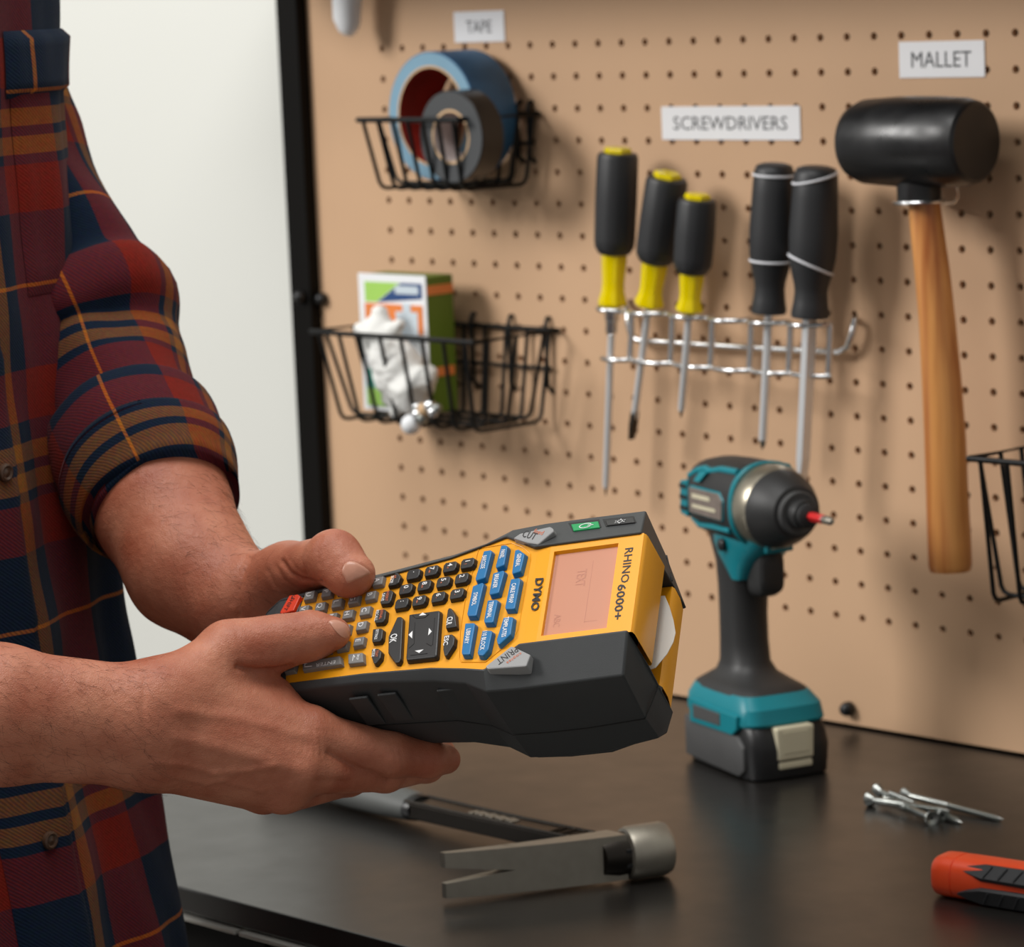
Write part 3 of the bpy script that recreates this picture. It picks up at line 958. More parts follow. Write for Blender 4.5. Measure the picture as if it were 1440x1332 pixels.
RELIEF = [
    # right hand
    ([(335, 938), (360, 944), (388, 944), (408, 940)], 4.5, -2.6), ([(350, 930), (390, 930)], 8, 0.8),
    ([(250, 1000), (340, 1012), (425, 1035)], 9, 0.9), ([(250, 1038), (330, 1058), (412, 1082)], 9, 0.8),
    ([(215, 1072), (262, 1076), (300, 1087), (345, 1084), (385, 1078)], 4.5, 1.0), ([(240, 1090), (290, 1102), (318, 1095)], 4, 0.8), ([(300, 1087), (320, 1100), (370, 1112)], 4.5, 0.7),
    ([(440, 1036), (444, 1052)], 13, 1.0), ([(424, 1085), (426, 1094)], 12, 1.0), ([(402, 1110), (406, 1120)], 11, 0.8),
    ([(433, 1028), (434, 1058)], 2.2, -0.45), ([(440, 1024), (442, 1062)], 2.2, -0.5), ([(448, 1028), (451, 1062)], 2.2, -0.45), ([(426, 1034), (427, 1056)], 2.2, -0.35),
    ([(545, 1058), (551, 1090)], 2.4, -0.6), ([(553, 1054), (560, 1090)], 2.4, -0.7), ([(562, 1056), (567, 1086)], 2.2, -0.5), ([(538, 1066), (542, 1088)], 2.2, -0.4), ([(551, 1070), (556, 1080)], 11, 0.8),
    ([(462, 1058), (500, 1080), (548, 1097)], 3.5, -1.7), ([(445, 1098), (490, 1100)], 4, -0.8),
    ([(428, 866), (433, 892)], 2.2, -0.35), ([(436, 864), (442, 892)], 2.2, -0.4), ([(420, 868), (424, 888)], 2.2, -0.3), ([(444, 866), (450, 888)], 2.2, -0.3),
    ([(206, 950), (199, 1000), (203, 1060)], 4, -0.6), ([(320, 890), (326, 925)], 3, -0.35), ([(333, 888), (340, 930)], 3, -0.35), ([(310, 895), (315, 930)], 3, -0.3),
    ([(420, 948), (428, 975)], 3.0, -0.6),
    # left hand
    ([(397, 790), (408, 806), (424, 815), (452, 819)], 3.0, -1.6), ([(388, 796), (398, 814), (415, 828)], 2.6, -0.6), ([(375, 800), (386, 822), (402, 838)], 2.4, -0.5),
    ([(352, 785), (340, 810), (334, 840), (338, 868)], 4.0, -1.3), ([(345, 783), (330, 812), (326, 850)], 3, -0.6), ([(408, 788), (418, 802), (432, 808)], 2.2, -0.5), ([(428, 765), (425, 790), (432, 806)], 2.4, -0.5),
    ([(452, 756), (446, 775), (450, 795)], 2.4, -0.45), ([(463, 754), (458, 772), (461, 790)], 2.4, -0.45), ([(478, 756), (470, 772)], 2.2, -0.35),
    ([(478, 806), (482, 792), (495, 786), (510, 792), (524, 804)], 2.6, 0.5), ([(478, 812), (484, 822)], 2.5, 0.35),
    ([(459, 874), (472, 869), (486, 875), (494, 886)], 2.4, 0.4),
]
_w = np.clip(_fc * 2.5, 0, 1) * (_px[:, 0] < 700)
_dsp = np.zeros(len(V_all))
for _l, _s, _a in RELIEF:
    _L = np.array(_l, float)
    _m = (_px[:, 0] > _L[:, 0].min() - 4 * _s) & (_px[:, 0] < _L[:, 0].max() + 4 * _s) & (_px[:, 1] > _L[:, 1].min() - 4 * _s) & (_px[:, 1] < _L[:, 1].max() + 4 * _s)
    _m[len(_px) - NBODY:] = False
    _i = np.flatnonzero(_m)
    _d = pdist(_px[_i], _l)
    _dsp[_i] += _a * 1e-3 * np.exp(-(_d / _s) ** 2)
V_all = V_all + _n * (_dsp * _w)[:, None]


def skin_mat():
    m = bpy.data.materials.new('skin')
    m.use_nodes = True
    nt = m.node_tree
    N = nt.nodes.new
    b = nt.nodes['Principled BSDF']
    tc = N('ShaderNodeTexCoord')
    n1 = N('ShaderNodeTexNoise')
    n1.inputs['Scale'].default_value = 38
    n1.inputs['Detail'].default_value = 5
    nt.links.new(tc.outputs['Object'], n1.inputs['Vector'])
    cr = N('ShaderNodeValToRGB')
    e = cr.color_ramp.elements
    e[0].position, e[0].color = 0.30, (*lin((170, 94, 68)), 1)
    e[1].position, e[1].color = 0.70, (*lin((202, 132, 103)), 1)
    nt.links.new(n1.outputs['Fac'], cr.inputs[0])
    nt.links.new(cr.outputs[0], b.inputs['Base Color'])
    b.inputs['Roughness'].default_value = 0.46
    b.inputs['Specular IOR Level'].default_value = 0.42
    b.inputs['Subsurface Weight'].default_value = 0.12
    b.inputs['Subsurface Radius'].default_value = (0.0045, 0.0016, 0.0008)
    b.inputs['Subsurface Scale'].default_value = 1.0
    v = N('ShaderNodeTexVoronoi')
    v.feature = 'DISTANCE_TO_EDGE'
    v.inputs['Scale'].default_value = 900
    nt.links.new(tc.outputs['Object'], v.inputs['Vector'])
    n2 = N('ShaderNodeTexNoise')
    n2.inputs['Scale'].default_value = 260
    n2.inputs['Detail'].default_value = 6
    nt.links.new(tc.outputs['Object'], n2.inputs['Vector'])
    ad = N('ShaderNodeMath')
    ad.operation = 'MULTIPLY_ADD'
    ad.inputs[1].default_value = 2.2
    nt.links.new(n2.outputs['Fac'], ad.inputs[0])
    nt.links.new(v.outputs['Distance'], ad.inputs[2])
    bp = N('ShaderNodeBump')
    bp.inputs['Strength'].default_value = 0.42
    bp.inputs['Distance'].default_value = 0.0006
    nt.links.new(ad.outputs[0], bp.inputs['Height'])
    nt.links.new(bp.outputs['Normal'], b.inputs['Normal'])
    return m


M['skin'] = skin_mat()
M['nail'] = mat('nail', (204, 146, 122), 0.3, spec=0.5, noise=0.04, nscale=300)
M['hair'] = mat('body_hair', (40, 26, 20), 0.5)
pbase = np.array([TC[0], TC[1], -0.78])
person = thing('person', pbase, 'person in a plaid flannel shirt with rolled sleeves holding the label maker', 'person')
pm = bpy.data.meshes.new('body')
pm.from_pydata([tuple(p) for p in (V_all - pbase)], [], [tuple(map(int, q)) for q in Q_all])
pm.polygons.foreach_set('use_smooth', [True] * len(pm.polygons))
pm.materials.append(M['skin'])
body = bpy.data.objects.new('body', pm)
COL.objects.link(body)
body.parent = person
ROOTM['body'] = ROOTM[person.name]


from mathutils.bvhtree import BVHTree
_nf = len(Q_all) - 0
_bv = BVHTree.FromPolygons([tuple(p) for p in V_all], [tuple(map(int, q)) for q in Q_all])


def nail(poly, name='thumbnail', lift=0.0005):
    """nail plate grown on the skin: outline in pixels, dropped onto the thumb"""
    poly = np.array(poly, float)
    c = poly.mean(0)
    # closed smooth outline
    n = len(poly)
    out = []
    for i in range(n):
        p0, p1, p2, p3 = poly[i - 1], poly[i], poly[(i + 1) % n], poly[(i + 2) % n]
        for t in (0, .33, .66):
            out.append(0.5 * (2 * p1 + (p2 - p0) * t + (2 * p0 - 5 * p1 + 4 * p2 - p3) * t * t + (3 * p1 - p0 - 3 * p2 + p3) * t ** 3))
    out = np.array(out)
    m = len(out)
    vs, fs = [], []
    rings = (0.05, 0.35, 0.65, 0.88, 1.0)
    for k, r in enumerate(rings):
        for q in out:
            px = c + (q - c) * r
            d = ray(*px)
            hit = _bv.ray_cast(Vector(CAM + d * 1.4), Vector(d).normalized())
            if hit[0] is None:
                vs.append(vs[-1] if vs else CAM + d * 1.7)
                continue
            nn = np.array(hit[1])
            if nn @ d > 0:
                nn = -nn
            vs.append(np.array(hit[0]) + nn * (lift if r < 0.95 else -0.0003))
    fs.append(tuple(range(m)))
    for k in range(len(rings) - 1):
        for i in range(m):
            j = (i + 1) % m
            fs.append((k * m + i, k * m + j, (k + 1) * m + j, (k + 1) * m + i))
    mb = MB()
    mb.add(vs, fs)
    return mb.build(name, 'nail', body, smooth=60)


nail([(461, 874), (470, 871), (480, 873.5), (488, 879), (492.5, 887), (491.5, 895), (487, 899), (480, 896), (473, 890), (466.5, 882)])
nail([(480, 803), (485, 791.7), (495, 788.7), (508, 794), (522, 805), (514, 811), (500, 816.5), (489, 821), (484, 813)])

# ------------------------------------------------------------------ clothes
from mathutils import noise as mnoise


def plaid_mat(name, pu=0.165, pv=0.165, ou=0.0, ov=0.0):
    m = bpy.data.materials.new(name)
    m.use_nodes = True
    nt = m.node_tree
    N, Lk = nt.nodes.new, nt.links.new
    b = nt.nodes['Principled BSDF']
    uv = N('ShaderNodeUVMap')
    sp = N('ShaderNodeSeparateXYZ')
    Lk(uv.outputs[0], sp.inputs[0])
    navy, red, tan, org = lin((20, 36, 57)), lin((132, 32, 19)), lin((158, 98, 40)), lin((214, 120, 40))
    stops = [(0.0, navy), (0.030, tan), (0.085, navy), (0.115, tan), (0.170, navy), (0.200, red), (0.345, navy), (0.562, org), (0.572, navy), (0.815, red), (0.965, navy)]
    outs = []
    for k, (per, of) in enumerate(((pu, ou), (pv, ov))):
        mm = N('ShaderNodeMath')
        mm.operation = 'MULTIPLY_ADD'
        mm.inputs[1].default_value = 1.0 / per
        mm.inputs[2].default_value = of
        Lk(sp.outputs[k], mm.inputs[0])
        fr = N('ShaderNodeMath')
        fr.operation = 'FRACT'
        Lk(mm.outputs[0], fr.inputs[0])
        cr = N('ShaderNodeValToRGB')
        cr.color_ramp.interpolation = 'CONSTANT'
        el = cr.color_ramp.elements
        while len(el) < len(stops):
            el.new(0.5)
        for e, (p, c) in zip(el, stops):
            e.position = p
            e.color = (*c, 1)
        Lk(fr.outputs[0], cr.inputs[0])
        outs.append(cr)
    # twill weave decides which thread lies on top
    wv = N('ShaderNodeTexWave')
    wv.wave_type = 'BANDS'
    wv.bands_direction = 'DIAGONAL'
    wv.inputs['Scale'].default_value = 260
    wv.inputs['Distortion'].default_value = 1.0
    Lk(uv.outputs[0], wv.inputs['Vector'])
    mr = N('ShaderNodeMapRange')
    mr.inputs[3].default_value = 0.36
    mr.inputs[4].default_value = 0.64
    Lk(wv.outputs['Fac'], mr.inputs[0])
    mx = N('ShaderNodeMix')
    mx.data_type = 'RGBA'
    Lk(mr.outputs[0], mx.inputs[0])
    Lk(outs[0].outputs[0], mx.inputs[6])
    Lk(outs[1].outputs[0], mx.inputs[7])
    nz = N('ShaderNodeTexNoise')
    nz.inputs['Scale'].default_value = 420
    nz.inputs['Detail'].default_value = 4
    Lk(uv.outputs[0], nz.inputs['Vector'])
    mul = N('ShaderNodeMix')
    mul.data_type = 'RGBA'
    mul.blend_type = 'MULTIPLY'
    mul.inputs[0].default_value = 0.6
    Lk(mx.outputs[2], mul.inputs[6])
    Lk(nz.outputs['Color'], mul.inputs[7])
    g = N('ShaderNodeMix')
    g.data_type = 'RGBA'
    g.blend_type = 'MULTIPLY'
    g.inputs[0].default_value = 0.0
    Lk(mul.outputs[2], g.inputs[6])
    Lk(g.outputs[2], b.inputs['Base Color'])
    b.inputs['Roughness'].default_value = 0.9
    b.inputs['Specular IOR Level'].default_value = 0.12
    b.inputs['Sheen Weight'].default_value = 0.03
    b.inputs['Sheen Roughness'].default_value = 0.5
    bp = N('ShaderNodeBump')
    bp.inputs['Strength'].default_value = 0.25
    bp.inputs['Distance'].default_value = 0.0006
    Lk(wv.outputs['Fac'], bp.inputs['Height'])
    Lk(bp.outputs['Normal'], b.inputs['Normal'])
    return m


M['plaid_sleeve'] = plaid_mat('plaid_flannel_sleeve', 0.16, 0.19, ou=0.567 - 0.077 / 0.16, ov=0.567 - 0.272 / 0.19)
M['plaid_cuff'] = plaid_mat('plaid_flannel_cuff', 0.17, 0.15, ou=0.567 - 0.082 / 0.17, ov=0.145 - 0.062 / 0.15)
M['button'] = mat('horn_button', (78, 56, 42), 0.35, noise=0.15, nscale=300)
M['denim'] = mat('dark_trousers', (30, 34, 44), 0.85, noise=0.1, nscale=200)
M['scalp'] = mat('dark_hair', (26, 18, 14), 0.6, noise=0.2, nscale=200)


def gridmesh(name, P, UV, m, parent, thick=0.0, closed=False, sub=0):
    """P (n, k, 3) world points, UV (n, k+closed, 2)"""
    n, k = P.shape[:2]
    inv = np.array(ROOTM[parent.name].inverted())
    me = bpy.data.meshes.new(name)
    fs, uvs = [], []
    kk = k if closed else k - 1
    for i in range(n - 1):
        for j in range(kk):
            j2 = (j + 1) % k
            fs.append((i * k + j, i * k + j2, (i + 1) * k + j2, (i + 1) * k + j))
            uvs += [UV[i][j], UV[i][j + 1], UV[i + 1][j + 1], UV[i + 1][j]]
    v = P.reshape(-1, 3) @ inv[:3, :3].T + inv[:3, 3]
    me.from_pydata([tuple(p) for p in v], [], fs)
    lay = me.uv_layers.new(name='UVMap')
    lay.data.foreach_set('uv', np.array(uvs, np.float32).ravel())
    me.polygons.foreach_set('use_smooth', [True] * len(me.polygons))
    me.materials.append(M[m])
    o = bpy.data.objects.new(name, me)
    COL.objects.link(o)
    o.parent = parent
    ROOTM[o.name] = ROOTM[parent.name]
    if thick:
        md = o.modifiers.new('solidify', 'SOLIDIFY')
        md.thickness = thick
        md.offset = -1
    if sub:
        md = o.modifiers.new('subsurf', 'SUBSURF')
        md.levels = md.render_levels = sub
    return o


# torso of the shirt: ellipses whose outline follows the photographed edge

def torso_sil(y):
    return np.interp(y, sil[:, 0], sil[:, 1])


def torso_pt(th, y, off=0.0):
    x = torso_sil(y)
    c = at(x, y, 1.985) - SUP
    top = max(0.0, (-80 - y) / 250.0)
    sc = math.sqrt(max(0.05, 1 - top ** 2 * 0.9))
    ct, st = math.cos(th), math.sin(th)
    n = np.array(LF * ct / EA + FW * st / EB)
    n /= np.linalg.norm(n)
    zz = c[2]
    # soft vertical drapes that grow toward the hem
    g = 0.35 + 0.65 * min(1, max(0, (y - 100) / 900.0))
    f = 0.0045 * g * math.sin(9 * th + 0.9 * math.sin(zz * 7)) + 0.003 * g * math.sin(17 * th + 1.7 + 5 * zz)
    f += 0.006 * mnoise.noise(Vector((ct * 3.0, st * 3.0, zz * 9.0))) + 0.0025 * mnoise.noise(Vector((ct * 9.0, st * 9.0, zz * 22.0)))
    f -= 0.0045 * math.exp(-((th - 1.57) / 0.5) ** 2)
    return c + (LF * ct * EA + FW * st * EB) * sc + n * (f + off)


NT, NZ = 150, 130
ys = np.linspace(-330, 1480, NZ)
ths = np.linspace(0, 2 * math.pi, NT, endpoint=False)
TP = np.array([[torso_pt(t, y) for t in ths] for y in ys])
TU = np.zeros((NZ, NT + 1, 2))
arc = np.concatenate([[0], np.cumsum([math.hypot(EA * (math.cos(2 * math.pi * (j + 1) / NT) - math.cos(2 * math.pi * j / NT)), EB * (math.sin(2 * math.pi * (j + 1) / NT) - math.sin(2 * math.pi * j / NT))) for j in range(NT)])])
TU[:, :, 0] = arc[None, :]
TU[:, :, 1] = -TP[:, :1, 2]
_zl = at(60, 880, 1.88)[2]
_tb = min(np.linspace(0.0, 1.6, 160), key=lambda t: abs((lambda q: 720 + FPX * q[0] / q[2] - 130)(RC @ (torso_pt(t, 1250) - CAM))))
M['plaid'] = plaid_mat('plaid_flannel', 0.26, 0.19, ou=0.10 - float(np.interp(_tb, np.linspace(0, 2 * math.pi, NT + 1), arc)) / 0.26, ov=0.567 + _zl / 0.19)
M['plaid_placket'] = plaid_mat('plaid_flannel_placket', 0.26, 0.19, ou=0.39, ov=0.567 + _zl / 0.19)
M['plaid_flap'] = plaid_mat('plaid_flannel_flap', 0.26, 0.19, ou=0.30, ov=0.385)
shirt = gridmesh('shirt', TP, TU, 'plaid', person, closed=True)


def th_of(x, y, lo=0.0, hi=1.75):
    """angle on the torso whose projection is nearest to the pixel column"""
    best = None
    for t in np.linspace(lo, hi, 120):
        q = RC @ (torso_pt(t, y) - CAM)
        e = abs(720 + FPX * q[0] / q[2] - x)
        if best is None or e < best[0]:
            best = (e, t)
    return best[1]


def patch(name, pixl, y0, y1, n, k, off, m, uo=(0, 0), edge=0.0):
    """strip of cloth lying on the shirt; pixl(y) -> (theta0, theta1)"""
    P = np.zeros((n, k, 3))
    U = np.zeros((n, k, 2))
    for i, y in enumerate(np.linspace(y0, y1, n)):
        t0, t1 = pixl(y)
        for j in range(k):
            s = j / (k - 1)
            e = off * (0.15 if j in (0, k - 1) or i in (0, n - 1) else 1.0)
            P[i, j] = torso_pt(t0 + (t1 - t0) * s, y, e)
            U[i, j] = ((t0 + (t1 - t0) * s) * 0.15 + uo[0], -P[i, j, 2] + uo[1]) if uo is not None else (s * abs(t1 - t0) * 0.15, P[0, 0, 2] - P[i, j, 2] if m == 'plaid_flap' else -P[i, j, 2])
    return gridmesh(name, P, U, m, shirt)


# button placket down the front, pocket and its flap on the chest
patch('placket', lambda y: (th_of(torso_sil(y) - 112, y) + 0.0, th_of(torso_sil(y) - 112, y) + 0.26), 150, 1400, 70, 9, 0.0042, 'plaid_placket', None)
patch('pocket_flap', lambda y: (0.62, 1.22), 40, 132, 9, 14, 0.0065, 'plaid_flap', None)
patch('chest_pocket', lambda y: (0.66, 1.18), 100, 400, 16, 14, 0.0035, 'plaid', (0.0, 0.0))
for y in (620, 858, 1100, 1320):
    t = th_of(torso_sil(y) - 112, y) + 0.10
    p = torso_pt(t, y, 0.0045)
    n = torso_pt(t, y, 0.02) - p
    MB().lathe([(0.0001, 0.0032), (0.0028, 0.0024), (0.004, 0.0032), (0.0052, 0.0026), (0.0054, 0.001), (0.005, 0)], p, n, 18, caps=False).build('button', 'button', shirt, smooth=45)


def sleeve(name, S, m, nseg, nr, parent, fold=0.0035, uo=0.0, seed=0.0):
    S = np.array(S, float)
    C0 = np.array([at(*s[:3]) for s in S])
    L = np.concatenate([[0], np.cumsum(np.linalg.norm(np.diff(C0, axis=0), axis=1))])
    ll = np.linspace(0, L[-1], nseg)
    # smooth interpolation (catmull-rom through the stations)

    def ci(v):
        out = []
        for q in ll:
            i = min(max(int(np.searchsorted(L, q)) - 1, 0), len(L) - 2)
            t = (q - L[i]) / (L[i + 1] - L[i])
            p0, p1, p2, p3 = v[max(i - 1, 0)], v[i], v[i + 1], v[min(i + 2, len(v) - 1)]
            out.append(0.5 * (2 * p1 + (p2 - p0) * t + (2 * p0 - 5 * p1 + 4 * p2 - p3) * t * t + (3 * p1 - p0 - 3 * p2 + p3) * t ** 3))
        return np.array(out)
    Cc = ci(C0)
    rr = ci(S[:, 3]) * 1e-3
    P = np.zeros((nseg, nr, 3))
    U = np.zeros((nseg, nr + 1, 2))
    x = RC.T @ np.array([1.0, -0.4, 0])
    for i in range(nseg):
        T = Cc[min(i + 1, nseg - 1)] - Cc[max(i - 1, 0)]
        T /= np.linalg.norm(T)
        x = x - T * (x @ T)
        x /= np.linalg.norm(x)
        yv = np.cross(T, x)
        for j in range(nr):
            a = 2 * math.pi * j / nr
            f = fold * (math.sin(3 * a + ll[i] * 42 + seed) * 0.5 + 1.4 * mnoise.noise(Vector((math.cos(a) * 1.6 + seed, math.sin(a) * 1.6, ll[i] * 24))) + 0.7 * math.sin(ll[i] * 130 + 2 * math.sin(a + seed)) * max(0, mnoise.noise(Vector((math.cos(a), math.sin(a) + 3, ll[i] * 9)))))
            P[i, j] = Cc[i] + (math.cos(a) * x + math.sin(a) * yv) * (rr[i] + f)
        U[i, :, 0] = np.arange(nr + 1) / nr * 2 * math.pi * 0.052 + uo
        U[i, :, 1] = ll[i]
    return gridmesh(name, P, U, m, parent, closed=True)


sl = sleeve('sleeve', [(-150, -205, 2.065, 5), (-148, -200, 2.065, 40), (-130, -130, 2.06, 64), (-80, 45, 2.05, 57), (-22, 180, 2.035, 54), (40, 304, 2.02, 53), (92, 405, 2.005, 54), (115, 447, 1.995, 61), (128, 476, 1.99, 55), (138, 500, 1.985, 47), (148, 530, 1.976, 48.5),
                       (160, 565, 1.965, 49), (185, 620, 1.945, 49), (203, 655, 1.93, 47)], 'plaid_sleeve', 90, 64, shirt)
cf = sleeve('cuff', [(180, 606, 1.948, 44), (181, 608, 1.947, 51), (195, 640, 1.932, 52.5), (203, 656, 1.925, 52), (204, 658, 1.9245, 54), (216, 684, 1.913, 52), (227, 706, 1.903, 47.5), (228, 710, 1.902, 45), (226, 706, 1.903, 42.5), (216, 684, 1.913, 42)], 'plaid_cuff', 44, 64, shirt, 0.0015, seed=2.0)


def stn(X, r):
    """camera-space point -> sleeve station"""
    return (720 + FPX * X[0] / X[2], 666 + FPX * X[1] / X[2], X[2], r)


def wbod(f, l, z):
    return bod(f, l, z) @ RC + CAM


_up = RC @ UPV
_fa = camp(-200, 990, 1.69) - ELB_R
sleeve('sleeve', [stn(SH_R + _up * 0.066, 6), stn(SH_R + _up * 0.062, 34), stn(SH_R + _up * 0.04, 60), stn(SH_R * .88 + ELB_R * .12, 64), stn(SH_R * .6 + ELB_R * .4, 60), stn(SH_R * .25 + ELB_R * .75, 57), stn(ELB_R + _up * .004, 58), stn(ELB_R + _fa * .45, 54), stn(ELB_R + _fa * .8, 52)], 'plaid_sleeve', 60, 44, shirt, seed=4.0)
sleeve('cuff', [stn(ELB_R + _fa * .55, 46), stn(ELB_R + _fa * .56, 55), stn(ELB_R + _fa * 1.2, 52), stn(ELB_R + _fa * 1.45, 49), stn(ELB_R + _fa * 1.47, 44), stn(ELB_R + _fa * 1.4, 42)], 'plaid_cuff', 24, 40, shirt, 0.0015, seed=5.0)
# trousers, shoes and hair (outside the frame)
for l in (0.080, -0.080):
    MB().tube([wbod(f, l, z) for f, z in ((-.01, .12), (-.01, .0), (.0, -.30), (.0, -.55), (-.01, -.735))], [.080, .082, .074, .064, .060], 24).build('trouser_leg', 'denim', person, smooth=60)
    o_ = wbod(0, l * 1.08, 0)
    o_[2] = 0
    MB().loft([[o_ + FW * f + LF * w * s + UPV * z for s, z in ((-1, -.779), (1, -.779), (.95, -.779 + hgt * .6), (.6, -.779 + hgt), (-.6, -.779 + hgt), (-.95, -.779 + hgt * .6))] for f, w, hgt in ((-.07, .03, .06), (-.04, .04, .085), (.04, .042, .085), (.12, .05, .06), (.18, .04, .05), (.205, .02, .035))]).build('shoe', 'blackplastic', person, bevel=0.004, smooth=50)
hv, hq = grow([(0.02, 0.02, [(bod(-.014, 0, .900), .080, bod(-.028, 0, .850), .072), (bod(.035, 0, .940), .040, bod(-.02, 0, .945), .045)])], 0.005, 0.04)
mb = MB()
mb.add(hv @ RC + CAM, [tuple(map(int, q)) for q in hq])
mb.build('head_hair', 'scalp', person, smooth=60)
for l in (0.031, -0.031):
    MB().lathe([(0.0005, -0.011), (0.008, -0.008), (0.011, 0), (0.008, 0.008), (0.0005, 0.011)], wbod(0.066, l, 0.872), FW, 14).build('eye', 'paper', body, smooth=60)

# ------------------------------------------------------------------ things on the pegboard
M['bluetape_face'] = mat('blue_tape_edge', (122, 160, 182), 0.6, noise=0.08, nscale=50)
M['bluetape'] = mat('blue_tape', (44, 98, 142), 0.5, noise=0.3, nscale=70)
M['tapecore'] = mat('tape_core', (206, 172, 132), 0.7)
M['coreprint'] = mat('core_print', (150, 34, 24), 0.55, noise=0.5, nscale=60)
M['etape'] = mat('electrical_tape', (66, 68, 70), 0.45)
M['etape_side'] = mat('electrical_tape_side', (20, 20, 21), 0.3)
M['corewhite'] = mat('plastic_core', (190, 178, 176), 0.5)
M['gripblack'] = mat('grip_black', (38, 39, 41), 0.5, noise=0.06, nscale=120, bump=0.05, bscale=900)
M['acetate'] = mat('yellow_acetate', (255, 228, 0), 0.10, trans=0.25, noise=0.05, nscale=150)
M['shaftsteel'] = mat('polished_shaft', (226, 227, 228), 0.3, metal=0.5)
M['stripe'] = mat('white_stripe', (215, 216, 220), 0.5)
M['malletrubber'] = mat('mallet_rubber', (24, 24, 25), 0.36, noise=0.25, nscale=40, rvar=0.10, bump=0.03, bscale=120)
M['kraft_green'] = mat('box_green', (86, 112, 20), 0.5)
M['box_white'] = mat('box_white', (232, 234, 236), 0.4)
M['box_blue'] = mat('box_blue', (40, 72, 122), 0.4)
M['box_orange'] = mat('box_orange', (222, 128, 62), 0.4)
M['box_lime'] = mat('box_lime', (160, 206, 96), 0.4)
M['box_teal'] = mat('box_teal', (30, 150, 130), 0.4)
M['box_grey'] = mat('box_grey', (196, 208, 216), 0.4)
M['cloth'] = mat('white_cloth', (226, 226, 222), 0.75, bump=0.2, bscale=160)


def wood_mat():
    m = bpy.data.materials.new('ash_wood')
    m.use_nodes = True
    nt = m.node_tree
    b = nt.nodes['Principled BSDF']
    tc = nt.nodes.new('ShaderNodeTexCoord')
    mp = nt.nodes.new('ShaderNodeMapping')
    mp.inputs['Scale'].default_value = (95, 95, 4.5)
    mp.inputs['Rotation'].default_value = (0.0, 0.06, 0.3)
    n = nt.nodes.new('ShaderNodeTexNoise')
    n.inputs['Scale'].default_value = 1.0
    n.inputs['Detail'].default_value = 3
    cr = nt.nodes.new('ShaderNodeValToRGB')
    e = cr.color_ramp.elements
    e[0].position, e[0].color = 0.34, (*lin((166, 92, 38)), 1)
    e[1].position, e[1].color = 0.62, (*lin((214, 148, 80)), 1)
    nt.links.new(tc.outputs['Object'], mp.inputs[0])
    nt.links.new(mp.outputs[0], n.inputs['Vector'])
    nt.links.new(n.outputs['Fac'], cr.inputs[0])
    nt.links.new(cr.outputs[0], b.inputs['Base Color'])
    b.inputs['Roughness'].default_value = 0.42
    b.inputs['Coat Weight'].default_value = 0.15
    return m


M['wood'] = wood_mat()


def basket(X0, X1, Zr, d, h, si, fi, nf, ns, label, hooks):
    t = thing('wire_basket', ((X0 + X1) / 2, 0, Zr - h), label, 'basket', 'wire baskets on the pegboard')
    r = 0.0019
    yb = -0.004
    MB().tube([(X0, yb, Zr), (X0, -d, Zr), (X1, -d, Zr), (X1, yb, Zr)], r * 1.15, 8, closed=True).build('rim', 'blackwire', t, smooth=60)
    zb = Zr - h
    x0, x1, yf, yk = X0 + si, X1 - si, -d + fi, yb - 0.006

    def bend(P, rad=0.006):
        P = [np.asarray(p, float) for p in P]
        out = [P[0]]
        for i in range(1, len(P) - 1):
            a, b = P[i - 1] - P[i], P[i + 1] - P[i]
            a /= np.linalg.norm(a)
            b /= np.linalg.norm(b)
            out += [P[i] + a * rad, P[i] + (a + b) * rad * 0.3, P[i] + b * rad]
        return out + [P[-1]]
    for k in range(nf):
        s = k / (nf - 1)
        xt, xbm = X0 + (X1 - X0) * (0.05 + 0.9 * s), x0 + (x1 - x0) * s
        MB().tube(bend([(xt, -d, Zr), (xbm, yf, zb), (xbm, yk, zb), (xt, yb, Zr)]), r * 0.9, 7).build('wire', 'blackwire', t, smooth=60)
    for k in range(ns):
        s = (k + 0.5) / ns
        yt, ybm = yb + (-d - yb) * s, yk + (yf - yk) * s
        MB().tube(bend([(X0, yt, Zr), (x0, ybm, zb + r * 2), (x1, ybm, zb + r * 2), (X1, yt, Zr)]), r * 0.9, 7).build('wire', 'blackwire', t, smooth=60)
    MB().tube([(X0 + si * .5, yb - .001, Zr - h * .42), (X1 - si * .5, yb - .001, Zr - h * .42)], r * 0.9, 7).build('back_wire', 'blackwire', t, smooth=60)
    for x in hooks:
        MB().tube([(x, 0.003, Zr + 0.009), (x, -0.003, Zr + 0.0095), (x, -0.0052, Zr + 0.004), (x, -0.0052, Zr - h * .42), (x - 0.001, -0.0045, Zr - h * .62), (x + 0.001, 0.0, Zr - h * .7)], r, 7).build('hook', 'blackwire', t, smooth=60)
    return t


A1 = onY(503, 163, -0.092)
basket(A1[0], 0.188, 0.4625, 0.092, 0.056, 0.011, 0.012, 7, 2, 'small black wire basket holding the tape rolls', (0.165, 0.178))
A2 = onY(437, 465, -0.098)
basket(A2[0], 0.2009, 0.2885, 0.098, 0.074, 0.018, 0.014, 8, 3, 'wide black wire basket holding a retail box and a white cloth', (0.10, 0.145, 0.188))
A3 = onY(1362, 645, -0.098)
basket(A3[0], A3[0] + 0.2, A3[2], 0.098, 0.100, 0.010, 0.012, 9, 4, 'black wire basket hanging beside the wooden mallet handle', (A3[0] + 0.03, A3[0] + 0.1, A3[0] + 0.17))


